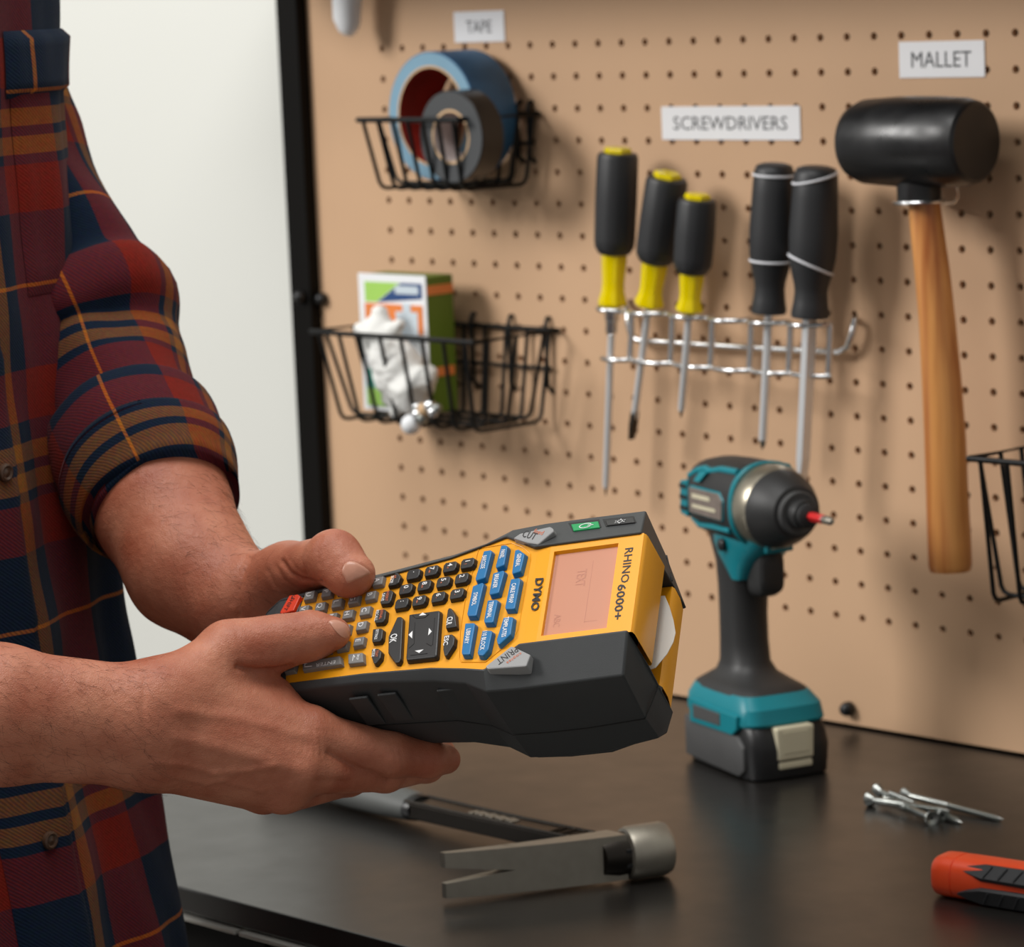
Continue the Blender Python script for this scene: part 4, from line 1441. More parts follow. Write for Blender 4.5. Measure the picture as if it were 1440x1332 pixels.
def taperoll(name, c, R, r, wdt, face, side, core, label, inner):
    c = np.asarray(c, float)
    t = thing(name, (c[0], c[1], c[2] - R), label, 'tape roll', 'tape rolls in the small basket')
    d = (0, 1, 0)
    n = 56
    MB().lathe([(R - 0.0008, 0), (R, 0.0006), (R, wdt - 0.0006), (R - 0.0008, wdt)], c, d, n, caps=False).build('outer_wrap', side, t, smooth=40)
    MB().lathe([(r + 0.002, 0), (R - 0.0008, 0)], c, d, n, caps=False).build('roll_edge', face, t)
    MB().lathe([(r + 0.002, wdt), (R - 0.0008, wdt)], c, d, n, caps=False).build('roll_edge', face, t)
    for yy in (-0.0002, wdt):
        MB().lathe([(r, yy), (r + 0.002, yy)], c, d, n, caps=False).build('core', core, t, smooth=40)
    MB().lathe([(r, -0.0002), (r, wdt)], c, d, n, caps=False).build('core_lining', inner, t, smooth=40)
    return t


zb1 = 0.4625 - 0.056 + 0.0056
cb = onY(604, 156, -0.058)
taperoll('blue_tape_roll', (cb[0], -0.056, zb1 + 0.0515), 0.0515, 0.0385, 0.046, 'bluetape_face', 'bluetape', 'tapecore', 'large roll of blue painters tape standing in the small wire basket', 'coreprint')
ce = onY(630, 180, -0.084)
taperoll('black_tape_roll', (ce[0], -0.0815, zb1 + 0.0365), 0.0365, 0.0195, 0.0235, 'etape', 'etape_side', 'tapecore', 'dark grey electrical tape roll in front of the blue tape', 'corewhite')

# retail box and the white cloth in the wide basket
zb2 = 0.2885 - 0.074 + 0.0060
bx = onY(510, 480, -0.054)
bx1 = onY(602, 480, -0.054)
ztop = onY(556, 388, -0.054)[2]
cx, hw, cz, hz = (bx[0] + bx1[0]) / 2, (bx1[0] - bx[0]) / 2, (ztop + zb2) / 2, (ztop - zb2) / 2
t = thing('retail_box', (cx, -0.039, zb2), 'upright white and green retail box in the wide wire basket', 'box')
MB().box((cx, -0.0385, cz), (hw, 0.0150, hz)).build('carton', 'kraft_green', t, bevel=0.001)
MB().box((cx - 0.0005, -0.0540, cz), (hw + 0.001, 0.0006, hz + 0.001)).build('front_card', 'box_white', t, bevel=0.0004)


_pl = 0.0


def pr(x0, x1, z0, z1, m, poly=None):
    pts = poly or [(x0, z0), (x1, z0), (x1, z1), (x0, z1)]
    global _pl
    _pl += 0.0002
    MB().prism([(cx - hw + 2 * hw * a, zb2 + 2 * hz * b) for a, b in pts], (0, -0.0546, 0), (X3, Z3, -Y3), 0, _pl).build('printed_panel', m, t)


pr(0, 0, 0, 0, 'box_lime', [(.08, .80), (.25, .80), (.62, .95), (.08, .95)])
pr(0, 0, 0, 0, 'box_blue', [(.27, .80), (.95, .84), (.95, .95), (.64, .95)])
pr(.55, .9, .87, .93, 'box_grey')
pr(.08, .95, .58, .79, 'box_orange')
pr(.55, .88, .52, .74, 'box_grey')
pr(.66, .78, .74, .80, 'box_grey')
pr(.06, .6, .14, .30, 'box_teal')
pr(.06, .5, .03, .16, 'box_lime')
MB().box((cx + hw + 0.0002, -0.0385, zb2 + 2 * hz * .9), (0.0003, 0.0145, hz * .07)).build('side_band', 'box_orange', t)
MB().box((cx + hw + 0.0002, -0.036, zb2 + 2 * hz * .30), (0.0003, 0.010, hz * .07)).build('side_band', 'box_orange', t)


def pc(px, py, y):
    return w2c(onY(px, py, y))


yc = -0.075
cv_, cq_ = grow([
    (0.006, 0.006, [(pc(532, 470, yc), .016, pc(560, 520, yc), .020), (pc(560, 520, yc), .020, pc(578, 560, yc), .013), (pc(578, 545, yc), .018, pc(600, 530, yc), .010), (pc(545, 500, yc - .006), .012, pc(548, 560, yc), .007)]),
    (0.003, 0.004, [(pc(536, 466, yc), .008, pc(535, 440, yc), .0065)]),
    (0.003, 0.004, [(pc(520, 470, yc), .008, pc(505, 462, yc), .0055)]),
    (0.003, 0.004, [(pc(548, 468, yc), .008, pc(562, 458, yc), .0055)]),
    (0.003, 0.004, [(pc(560, 560, yc), .008, pc(556, 580, yc), .005)])], 0.0016, 0.012)
cw = cv_ @ RC + CAM
for i in range(len(cw)):
    p = Vector(cw[i])
    nn = mnoise.noise(p * 70) * 0.0035 + mnoise.noise(p * 190) * 0.0014
    q = cw[i] - np.array([cw[:, 0].mean(), cw[:, 1].mean(), cw[i][2]])
    cw[i] = cw[i] + q / (np.linalg.norm(q) + 1e-9) * nn
t = thing('cotton_glove', (cw[:, 0].mean(), yc, cw[:, 2].min()), 'crumpled white cloth glove stuffed in the wide wire basket', 'glove')
mb = MB()
mb.add(cw, [tuple(map(int, q)) for q in cq_])
mb.build('glove_body', 'cloth', t, smooth=80)
for px, py, r, m in ((578, 597, .0085, 'box_white'), (588, 582, .006, 'chrome'), (597, 576, .006, 'tapecore'), (604, 570, .0055, 'chrome'), (609, 579, .005, 'chrome'), (594, 588, .005, 'zinc'), (615, 574, .004, 'zinc'), (586, 572, .004, 'chrome')):
    p = onY(px, py, -0.088)
    MB().lathe([(r * math.sin(a), -r * math.cos(a) * (0.8 if m == 'chrome' else 1)) for a in np.linspace(0.02, 3.12, 8)], p, (0.4, -0.8, 0.5), 12, caps=False).build('trinket', m, t, smooth=70)

# white rounded handle at the top edge of the picture
t = thing('white_tool_handle', onY(495, 48, -0.03), 'smooth white plastic handle hanging at the top of the pegboard', 'tool handle')
MB().tube([onY(x, y, -0.030) for x, y in ((494, 51), (493, 47), (491, 40), (488, 25), (488, 0), (494, -40), (505, -90))], [.001, .0055, .0092, .0118, .0125, .0125, .012], 20).build('handle_shell', 'box_white', t, smooth=70)
MB().tube([onY(505, -85, -0.030), onY(508, -92, -0.012), onY(509, -94, 0.006)], .003, 10).build('hook', 'blackwire', t, smooth=60)

# ------------------------------------------------------------------ screwdriver rack
t = thing('screwdriver_rack', onY(1040, 500, 0), 'bright chrome wire rack holding the five screwdrivers', 'tool rack')
MB().tube([onY(x, y, yy) for x, y, yy in ((882, 425, .004), (882, 430, -.008), (884, 455, -.010), (888, 472, -.010), (898, 479, -.010), (1040, 488, -.010), (1180, 495, -.010), (1192, 488, -.010), (1198, 470, -.010), (1202, 452, -.008), (1202, 447, .004))], .0027, 10).build('back_bar', 'chrome', t, smooth=60)
lx = [(889, 437, 506), (946, 440, 511), (1002, 446, 517), (1057, 450, 521), (1112, 453, 525), (1168, 456, 529)]
for k, (x, y0, y1) in enumerate(lx):
    P = [onY(x, y0, -.036), onY(x - 1, (y0 + y1) / 2, -.036), onY(x - 3, y1, -.036)]
    MB().tube(P, .0025, 10).build('upright', 'chrome', t, smooth=60)
for nm, yi, amp in (('upper_wave', 1, .030), ('lower_wave', 2, .016)):
    pts = []
    L0 = [(848, lx[0][yi] - 7 + (4 if yi == 2 else 0), 0)] + [(x, q[0] if yi == 1 else q[1], 0) for x, *q in lx]
    for k in range(len(L0) - 1):
        a, b = onY(L0[k][0], L0[k][1], -.036), onY(L0[k + 1][0], L0[k + 1][1], -.036)
        for s in np.linspace(0, 1, 12, endpoint=False):
            p = a * (1 - s) + b * s
            p[1] = -.036 + (-amp if k % 1 == 0 else 0) * math.sin(math.pi * s) ** 0.6 * (0.55 if yi == 1 else 0.5)
            pts.append(p)
    pts.append(onY(lx[-1][0], lx[-1][yi], -.036))
    MB().tube(pts, .0020, 8).build(nm, 'chrome', t, smooth=60)


def px_axis(a, b, y):
    A, B = onY(*a, y), onY(*b, y)
    d = B - A
    return A, d / np.linalg.norm(d), np.linalg.norm(d)


def driver_yellow(top, bot, tip, y, R, label, flat, grp):
    A, d, L = px_axis(top, bot, y)
    T = onY(*tip, y)
    t = thing('screwdriver', T, label, 'screwdriver', 'screwdrivers in the rack')
    g = L * 0.66
    MB().lathe([(R * .62, -.002), (R * .7, 0), (R * .7, .004)], A, d, 6).build('handle_cap', 'acetate', t, bevel=0.0008)
    mb = MB()
    n = 36
    secs = []
    for r, z in ((R * .72, .002), (R * .93, .0028), (R, .006), (R * 1.02, g * .5), (R * 1.0, g - .012), (R * .97, g - .006), (R * .80, g - .001), (R * .70, g)):
        X, Y, D_ = frame_from(d)
        secs.append([A + d * z + (r * (1 - 0.035 * (k % 6 == 0))) * (math.cos(2 * math.pi * k / n) * X + math.sin(2 * math.pi * k / n) * Y) for k in range(n)])
    mb.loft(secs).build('rubber_grip', 'gripblack', t, smooth=40)
    MB().lathe([(R * .66, g - .001), (R * .66, g + .006), (R * .58, L * .84), (R * .60, L * .9), (R * .74, L * .965), (R * .74, L * .985), (R * .5, L)], A, d, 6).build('handle_core', 'acetate', t, bevel=0.0010, smooth=40)
    B = A + d * L
    s = T - B
    ln = np.linalg.norm(s)
    s /= ln
    MB().lathe([(.0028, -.004), (.0028, ln * .96 if not flat else ln * .80), (.0022, ln * .985 if not flat else ln * .84)], B, s, 14).build('shaft', 'shaftsteel', t, smooth=50)
    if flat:
        X, Y, D_ = frame_from(s)
        MB().loft([[B + s * z + X * w * a + Y * h * b for a, b in ((-1, -1), (1, -1), (1, 1), (-1, 1))] for z, w, h in ((ln * .78, .0024, .0024), (ln * .88, .0036, .0018), (ln, .0033, .0006))]).build('blade', 'darksteel', t, bevel=0.0003)
    else:
        MB().lathe([(.0026, ln * .93), (.0022, ln * .97), (.0005, ln + .004)], B, s, 4).build('blade', 'darksteel', t)
    return t, B, s


YD = -0.036
t, B, s = driver_yellow((869, 211), (861, 432), (852, 690), YD, .0160, 'yellow handled screwdriver with black grip and the longest shaft, collar below the handle', False, None)
MB().lathe([(.0056, -.001), (.0060, .002), (.0060, .010), (.0048, .0115), (.0046, .020), (.003, .022)], B, s, 6).build('bolster', 'chrome', t, bevel=0.0004)
driver_yellow((939, 246), (912, 432), (888, 618), YD - .004, .0160, 'tilted yellow handled screwdriver with black grip and dark flat blade', True, None)
driver_yellow((981, 276), (969, 440), (958, 580), YD - .010, .0148, 'short yellow handled screwdriver with black grip beside the empty rack slot', False, None)


def driver_black(top, bot, tip, y, R, label, flat, slant):
    A, d, L = px_axis(top, bot, y)
    T = onY(*tip, y)
    t = thing('screwdriver', T, label, 'screwdriver', 'screwdrivers in the rack')
    prof = [(R * .55, 0), (R * .82, .0015), (R * .93, .006), (R * .98, L * .2), (R * 1.04, L * .45), (R * 1.0, L * .60), (R * .88, L * .70), (R * .74, L * .78), (R * .70, L * .83), (R * .74, L * .90), (R * .82, L * .97), (R * .80, L * .995), (R * .5, L)]
    MB().lathe(prof, A, d, 36).build('rubber_grip', 'gripblack', t, smooth=50)
    pz = np.array([p[1] for p in prof])
    pr_ = np.array([p[0] for p in prof])
    X, Y, D_ = frame_from(d)
    X = RC.T @ np.array([1.0, 0, 0])
    X = X - d * (X @ d)
    X /= np.linalg.norm(X)
    Y = np.cross(d, X)
    for z0, sl_ in ((L * .075, slant), (L * .645, -slant * 1.5)):
        P = []
        for a in np.linspace(0, 2 * math.pi, 40, endpoint=False):
            z = z0 - sl_ * math.cos(a)
            P.append(A + d * z + (np.interp(z, pz, pr_) + 0.0001) * (math.cos(a) * X + math.sin(a) * Y))
        MB().tube(P, .0010, 8, closed=True).build('white_stripe', 'stripe', t, smooth=60)
    B = A + d * L
    s = T - B
    ln = np.linalg.norm(s)
    s /= ln
    X, Y, D_ = frame_from(s)
    if flat:
        MB().loft([[B + s * z + X * w * a + Y * h * b for a, b in ((-1, -1), (1, -1), (1, 1), (-1, 1))] for z, w, h in ((-.004, .0050, .0030), (ln * .8, .0046, .0030), (ln * .93, .0042, .0014), (ln, .0040, .0005))]).build('blade', 'shaftsteel', t, bevel=0.0006)
    else:
        MB().lathe([(.0031, -.004), (.0031, ln * .93)], B, s, 14).build('shaft', 'shaftsteel', t, smooth=50)
        MB().lathe([(.0030, ln * .92), (.0030, ln * .955), (.0006, ln)], B, s, 4).build('blade', 'steel', t)
    return t


driver_black((1089, 230), (1081, 441), (1072, 632), YD - .008, .0160, 'black handled screwdriver with level white rings and a thin round shaft', False, 0.0)
driver_black((1148, 234), (1139, 447), (1127, 694), YD - .010, .0172, 'black handled screwdriver with slanted white stripes and a broad flat blade', True, 0.0045)

# ------------------------------------------------------------------ mallet
YM = -0.052
HA, HB = onY(1205, 193, YM), onY(1374, 206, YM)
HA[2] = HB[2] = (HA[2] + HB[2]) / 2
t = thing('rubber_mallet', onY(1335, 803, YM), 'black rubber mallet with a pale wooden handle hung on the pegboard', 'mallet')
L = HB[0] - HA[0]
RM = 0.0315
MB().lathe([(RM * .70, 0), (RM * .84, .0015), (RM * .95, .010), (RM * 1.0, L * .35), (RM * 1.01, L * .5), (RM * 1.0, L * .7), (RM * .97, L - .010), (RM * .90, L - .002), (RM * .82, L)], HA, (1, 0, 0), 48).build('mallet_head', 'malletrubber', t, smooth=35)
hc = onY(1292, 262, YM)
hd = onY(1336, 803, YM)
ax_ = hd - hc
Lh = np.linalg.norm(ax_)
MB().lathe([(.0150, -.012), (.0155, 0), (.0155, .010)], hc, (0.02, 0, -1), 28).build('neck', 'malletrubber', t, smooth=40)
MB().lathe([(.0125, .0095), (.0185, .0095), (.0190, .0105), (.0185, .0118), (.0125, .0118)], hc, (0.02, 0, -1), 32, caps=False).build('washer', 'chrome', t, smooth=40)
mb = MB()
secs = []
for f_, cxp, w in ((0.03, 1299, 44), (0.10, 1303, 47), (0.22, 1311, 50), (0.35, 1318, 52), (0.5, 1324, 56), (0.65, 1329, 59), (0.8, 1332, 60), (0.93, 1335, 62), (0.985, 1336, 62), (1.0, 1336, 57)):
    yp = 262 + (803 - 262) * f_
    c = onY(cxp, yp, YM)
    dd = CAM - c
    rr = w / 2 * np.linalg.norm(RC[2] @ (c - CAM)) / FPX
    X = RC.T @ np.array([1.0, 0, 0])
    X[2] = 0
    X /= np.linalg.norm(X)
    Yv = np.cross(Z3, X)
    secs.append([c + rr * (math.cos(a) * X + 0.82 * math.sin(a) * Yv) for a in np.linspace(0, 2 * math.pi, 32, endpoint=False)])
mb.loft(secs).build('handle', 'wood', t, smooth=40)
MB().tube([onY(1345, 262, -.045), onY(1348, 275, -.040), onY(1342, 285, -.036), onY(1325, 288, -.028), onY(1322, 288, -.010), onY(1322, 280, .0005)], .0012, 8).build('hanging_wire', 'chrome', t, smooth=60)

# ------------------------------------------------------------------ impact driver on the bench
M['teal'] = mat('teal_plastic', (0, 122, 134), 0.4, noise=0.06, nscale=60)
M['tool_black'] = mat('tool_rubber', (40, 40, 40), 0.5, noise=0.12, nscale=50, bump=0.06, bscale=700)
M['tool_grey'] = mat('tool_grey', (72, 72, 72), 0.55, noise=0.15, nscale=40)
M['tool_nose'] = mat('nose_metal', (176, 168, 150), 0.32, metal=0.85, noise=0.08, nscale=40)
M['cream'] = mat('cream_latch', (206, 198, 170), 0.5, noise=0.05, nscale=100)
M['redbit'] = mat('red_bit', (214, 40, 40), 0.35)
M['plate'] = mat('name_plate', (120, 108, 100), 0.4, noise=0.3, nscale=160)

IA = np.array([0.947, -0.32, 0.0])
IA /= np.linalg.norm(IA)
IB = np.array([-IA[1], IA[0], 0.0])
IO = np.array([0.5165, -0.130, 0.0])
IX = (IA, IB, Z3)
imp = thing('impact_driver', IO, 'teal and black cordless impact driver standing on its battery on the bench', 'impact driver')


def ip(x, y, z):
    return IO + (IA * x + IB * y + Z3 * z) * 1e-3


def rsec(x, cy, cz, hy, hz, n=28, e=3.2, top=None):
    """rounded rectangle section across the tool at forward position x"""
    out = []
    for k in range(n):
        a = 2 * math.pi * k / n
        c, s = math.cos(a), math.sin(a)
        out.append(ip(x, cy + hy * math.copysign(abs(c) ** (2 / e), c), cz + hz * math.copysign(abs(s) ** (2 / e), s)))
    return out


def zsec(z, cx, cy, hx, hy, n=32, e=3.0):
    out = []
    for k in range(n):
        a = 2 * math.pi * k / n
        c, s = math.cos(a), math.sin(a)
        out.append(ip(cx + hx * math.copysign(abs(c) ** (2 / e), c), cy + hy * math.copysign(abs(s) ** (2 / e), s), z))
    return out


# battery
bt = MB().loft([zsec(z, cx, 0, hx, hy, e=7) for z, cx, hx, hy in ((0, 0, 49, 30), (1.5, 0, 51.5, 32.5), (22, 0, 53, 33.5), (32, -1, 51, 33), (42, -4, 47, 31), (46, -6, 43, 29))]).build('battery', 'blackplastic', imp, smooth=35)
for s_ in (-1, 1):
    MB().loft([[ip(x, s_ * y, z) for x, z in ((-46, 4), (32, 2), (40, 7), (40, 24), (32, 31), (-46, 34))] for y in (31.0, 35.0)]).build('side_panel', 'tool_grey', bt, bevel=0.0014, smooth=40)
MB().loft([[ip(x, y, z) for y, z in ((-14, 14), (15, 14), (16, 38), (-15, 38))] for x, in ((45.0,), (54.0,))]).build('latch', 'cream', bt, bevel=0.0018)
MB().loft([[ip(x, y, z) for y, z in ((-10, 19), (11, 19), (11, 35), (-11, 35))] for x, in ((53.6,), (54.4,))]).build('latch_recess', 'cream', bt, bevel=0.0004)
MB().loft([[ip(x, y, z) for y, z in ((-13, 8), (14, 8), (14, 13), (-13, 13))] for x, in ((45.0,), (53.6,))]).build('latch_lip', 'cream', bt, bevel=0.001)
# teal foot with a black skirt above it
ft = MB().loft([zsec(z, cx, 0, hx, hy, e=6) for z, cx, hx, hy in ((38, -3, 50, 34), (40, -3, 51, 34.5), (50, -4, 49, 33.5), (58, -7, 42, 29))]).build('foot', 'teal', imp, smooth=30)
MB().loft([[ip(x, s * y, z) for x, z in ((-36, 30), (26, 31), (33, 36), (34, 46), (-36, 48))] for s, y in ((-1, 30), (-1, 36))]).build('foot_badge', 'teal', imp, bevel=0.001)
MB().loft([[ip(x, -y, z) for x, z in ((-30, 34), (10, 35), (10, 44), (-30, 44))] for y in (35.5, 36.6)]).build('badge_plate', 'tool_grey', ft, bevel=0.0005)
hd_ = [(56, -7, 43, 30, 5), (59, -8, 42, 29, 4.5), (63, -10, 35, 24, 3.6), (68, -13, 25, 18.5, 2.8), (75, -15, 20.5, 16.5, 2.4), (90, -15.5, 19, 16, 2.4), (110, -15.5, 18.5, 16, 2.4), (130, -14.5, 19.5, 16.5, 2.4), (148, -13, 23, 17.5, 2.4), (162, -12, 30, 19, 2.6), (176, -12, 34, 20, 2.8)]
MB().loft([zsec(z, cx, 0, hx, hy, e=e) for z, cx, hx, hy, e in hd_]).build('handle', 'tool_black', imp, smooth=50)
# teal collar over the trigger
MB().loft([zsec(z, cx, 0, hx, hy, e=3) for z, cx, hx, hy in ((138, 2, 8, 17.2), (146, 0, 16, 18.4), (154, -2, 26, 19.4), (162, 0, 34, 20.6), (170, 1, 38, 21), (176, 0, 38, 20))]).build('trigger_guard', 'teal', imp, smooth=40)
MB().loft([rsec(x, 0, cz, hy, hz, e=4) for x, cz, hy, hz in ((10, 143, 10, 17), (22, 143.5, 10.5, 17), (28, 145, 10, 15.5), (30, 146, 8, 12))]).build('trigger', 'tool_black', imp, smooth=40)
MB().loft([[ip(x, y, z) for y, z in ((-11, 161), (11, 161), (11, 170), (-11, 170))] for x in (36.5, 40.5)]).build('lamp_panel', 'teal', imp, bevel=0.001)
MB().loft([[ip(x, y, z) for y, z in ((-7, 164), (9, 164), (9, 168), (-7, 168))] for x in (40.2, 40.9)]).build('lamp_lens', 'cream', imp)
MB().lathe([(.0045, 0), (.0045, .0035), (.002, .005)], ip(-4, -20, 163), -IB, 14).build('reverse_switch', 'blackplastic', imp, smooth=40)
# barrel
MB().loft([rsec(x, 0, 193, hy, hz, e=2.5) for x, hy, hz in ((-58, 16, 17), (-56, 21, 22), (-50, 25.5, 26), (-38, 28, 28.5), (-10, 29, 30), (18, 29.5, 30.5), (24, 29, 30))]).build('motor_housing', 'tool_black', imp, smooth=40)
for s_ in (-1, 1):
    MB().loft([[ip(x, s_ * y, z) for x, z in ((-36, 183), (12, 182), (14, 197), (8, 203), (-36, 203))] for y in (26.5, 30.0)]).build('side_plate', 'teal', imp, bevel=0.001)
    MB().loft([[ip(x, s_ * y, z) for x, z in ((-35, 184), (11.5, 183), (13, 197), (7.5, 202), (-35, 202))] for y in (29.5, 31.0)]).build('name_plate', 'plate', imp, bevel=0.0005)
    MB().loft([[ip(x, s_ * y, z) for x, z in ((-57, 180), (-46, 178), (-44, 206), (-56, 204))] for y in (18, 26.8)]).build('vent_panel', 'teal', imp, bevel=0.001)
    for k in range(3):
        MB().loft([[ip(x, s_ * y, z + k * 8) for x, z in ((-56, 183), (-46, 183), (-46, 186), (-56, 186))] for y in (20, 27.4)]).build('vent_slot', 'blackplastic', imp)
    MB().tube([ip(x, s_ * y, z) for x, y, z in ((-48, 22, 208), (-36, 22, 213), (-28, 20, 215), (-18, 21, 214), (-4, 20, 217), (20, 20, 217.5))], .0028, 8).build('teal_stripe', 'teal', imp, smooth=60)
    MB().tube([ip(x, s_ * y, z) for x, y, z in ((-46, 22, 178), (-30, 25, 174), (-8, 27, 176), (18, 27, 176))], .0022, 8).build('teal_stripe', 'teal', imp, smooth=60)
for s_ in (-1, 1):
    for x0_, z0_, w_, hh_ in ((-30, 195, 26, 3.0), (-30, 188, 34, 2.4)):
        MB().loft([[ip(x, s_ * y, z) for x, z in ((x0_, z0_), (x0_ + w_, z0_), (x0_ + w_, z0_ + hh_), (x0_, z0_ + hh_))] for y in (30.6, 31.3)]).build('plate_print', 'cream', imp)
    MB().loft([[ip(x, s_ * (y + q * 0.35), z) for x, z, q in ((-30, 207, 0), (-22, 207, 0), (-16, 214, -9), (-26, 214, -9))] for y in (26.0, 29.5)]).build('teal_patch', 'teal', imp)
MB().loft([rsec(x, 0, 193, hy, hz, e=2.3, n=40) for x, hy, hz in ((21.5, 30.4, 31.2), (24.5, 30.6, 31.4), (25.5, 29.8, 30.6))]).build('seam_ring', 'teal', imp, smooth=40)
MB().lathe([(.0290, .0240), (.0300, .026), (.0298, .034), (.0286, .041), (.0262, .0455)], ip(0, 0, 193), IA, 40).build('gear_case', 'tool_nose', imp, smooth=40)
MB().lathe([(.0262, .036), (.0287, .0375), (.0286, .040), (.0262, .050), (.0215, .0600), (.0185, .0650), (.0150, .0660)], ip(0, 0, 192.6), IA, 40).build('nose_bumper', 'tool_black', imp, smooth=40)
MB().lathe([(.0155, .064), (.0155, .0685), (.0145, .0695), (.0115, .0690)], ip(0, 0, 192.4), IA, 32).build('nose_ring', 'tool_grey', imp, smooth=40)
MB().lathe([(.0105, .066), (.0105, .076), (.0098, .078), (.0085, .078), (.0085, .083), (.0060, .0845)], ip(0, 0, 192.4), IA, 28).build('chuck_sleeve', 'tool_black', imp, smooth=40)
bi = MB().lathe([(.0034, .080), (.0034, .101), (.0030, .102)], ip(0, 0, 192.3), IA, 6).build('driver_bit', 'redbit', imp)
MB().lathe([(.0028, .1015), (.0030, .103), (.0030, .111), (.0016, .1135)], ip(0, 0, 192.3), IA, 10).build('bit_tip', 'steel', bi, smooth=40)

# ------------------------------------------------------------------ hammer lying on its side
HZ = 0.0175
c0 = onZ(641, 1236, HZ)
c1 = onZ(936, 1192, HZ)
hx = c1 - c0
hx[2] = 0
HL = np.linalg.norm(hx)
hx /= HL
hj = onZ(868, 1196, HZ)
g1 = onZ(585, 1136, 0.012)
g2 = onZ(400, 1086, 0.013)
hg = g1 - hj
hg[2] = 0
hg /= np.linalg.norm(hg)
tj = (hj - c0) @ hx
ham = thing('claw_hammer', (hj[0], hj[1], 0.0), 'steel claw hammer with a grey grip lying on the bench', 'hammer')
hp = lambda a, b, z: c0 + hx * a + hg * b + Z3 * z     # a along head, b along handle, z up from head centre
hs_ = HL
# face end
MB().lathe([(.0120, HL - .030), (.0162, HL - .028), (.0172, HL - .025), (.0172, HL - .003), (.0160, HL)], c0, hx, 32).build('striking_face', 'steel', ham, smooth=40)
MB().loft([[c0 + hx * a + hg * (r * math.cos(q)) + Z3 * (r * math.sin(q)) for q in np.linspace(0, 2 * math.pi, 24, endpoint=False)] for a, r in ((tj - .020, .0125), (tj - .010, .0145), (tj + .006, .0142), (tj + .016, .0110), (HL - .022, .0125))]).build('head_neck', 'darksteel', ham, smooth=40)
# claw: a curved plate that parts into two tines at the notch
n0 = 0.040
ca = tj - 0.004


def claw_sec(a, z0, z1):
    q = 1 - a / ca
    cb_ = 0.012 * q * q
    th_ = 0.0022 + 0.0070 * (1 - q) ** 0.8
    return [hp(a, cb_ - th_, z0), hp(a, cb_ - th_, z1), hp(a, cb_ + th_, z1), hp(a, cb_ + th_, z0)]


MB().loft([claw_sec(a, -0.0146, 0.0146) for a in np.linspace(n0 - .0005, ca, 10)]).build('claw_plate', 'steel', ham, smooth=30)
for s_ in (-1, 1):
    MB().loft([claw_sec(a, s_ * 0.0050 * max(0.0, (n0 - a) / n0), s_ * 0.0146) for a in np.linspace(0.0, n0, 8)]).build('claw_tine', 'steel', ham, smooth=30)
MB().box(hp(tj - .004, -0.012, 0), (0.004, 0.002, 0.006), (hx, hg, Z3)).build('nail_slot', 'blackplastic', ham, bevel=0.0005)
# shank with raised edges, then the rubber grip
P0, P1, P2 = hp(tj, 0, 0), np.array([g1[0], g1[1], 0.0125]), np.array([g2[0], g2[1], 0.0135])
sx = np.cross(Z3, (P1 - P0) / np.linalg.norm(P1 - P0))
sx /= np.linalg.norm(sx)
MB().loft([[p + sx * w * a + Z3 * h * b for a, b in ((-1, -1), (1, -1), (1, 1), (-1, 1))] for p, w, h in ((P0, .012, .0075), (P0 * .85 + P1 * .15, .0105, .006), (P0 * .5 + P1 * .5, .010, .0055), (P1, .0105, .0058))]).build('shank', 'darksteel', ham, bevel=0.0012)
for a in (-1, 1):
    MB().tube([p + sx * w * a + Z3 * h for p, w, h in ((P0 * .82 + P1 * .18, .0092, .0062), (P0 * .5 + P1 * .5, .0088, .0056), (P1, .0092, .0058))], .0014, 8).build('shank_rib', 'darksteel', ham, smooth=60)
for k in range(4):
    f_ = 0.16 + 0.045 * k
    p = P0 * (1 - f_) + P1 * f_
    MB().tube([p - sx * .007 + Z3 * .0062, p + sx * .007 + Z3 * .0062], .0012, 6).build('cross_rib', 'darksteel', ham, smooth=60)
sd = (P0 - P1) / np.linalg.norm(P1 - P0)
# worn embossed lettering, not readable
mid = P0 * .40 + P1 * .60
for k in range(9):
    MB().box(mid + sd * (k - 4) * .0052 + Z3 * .0059 + sx * (0.0006 * (-1) ** k), (0.0016, 0.0036, 0.0004), (sd, sx, Z3)).build('embossed_mark', 'steel', ham, bevel=0.0003)
gd = (P2 - P1) / np.linalg.norm(P2 - P1)
M['grip_grey'] = mat('grey_grip', (84, 86, 84), 0.6, noise=0.15, nscale=60, bump=0.1, bscale=500)
MB().loft([[p + sx * w * math.cos(q) + Z3 * h * math.sin(q) for q in np.linspace(0, 2 * math.pi, 24, endpoint=False)] for p, w, h in ((P1 + sd * .002, .0120, .0085), (P1 + gd * .003, .0135, .0098), (P1 + gd * .03, .0150, .0115), (P1 + gd * .07, .0155, .0125), (P1 + gd * .11, .0140, .0115), (P1 + gd * .14, .0150, .0125), (P1 + gd * .16, .0165, .0130), (P1 + gd * .168, .0130, .0100))]).build('grip', 'grip_grey', ham, smooth=50)
MB().loft([[P1 + sd * z + sx * w * math.cos(q) + Z3 * h * math.sin(q) for q in np.linspace(0, 2 * math.pi, 24, endpoint=False)] for z, w, h in ((-.001, .0128, .0092), (.003, .0128, .0092), (.006, .0118, .0082))]).build('grip_collar', 'blackplastic', ham, smooth=40)

# ------------------------------------------------------------------ screws
GS = 'loose screws in the pile on the bench'


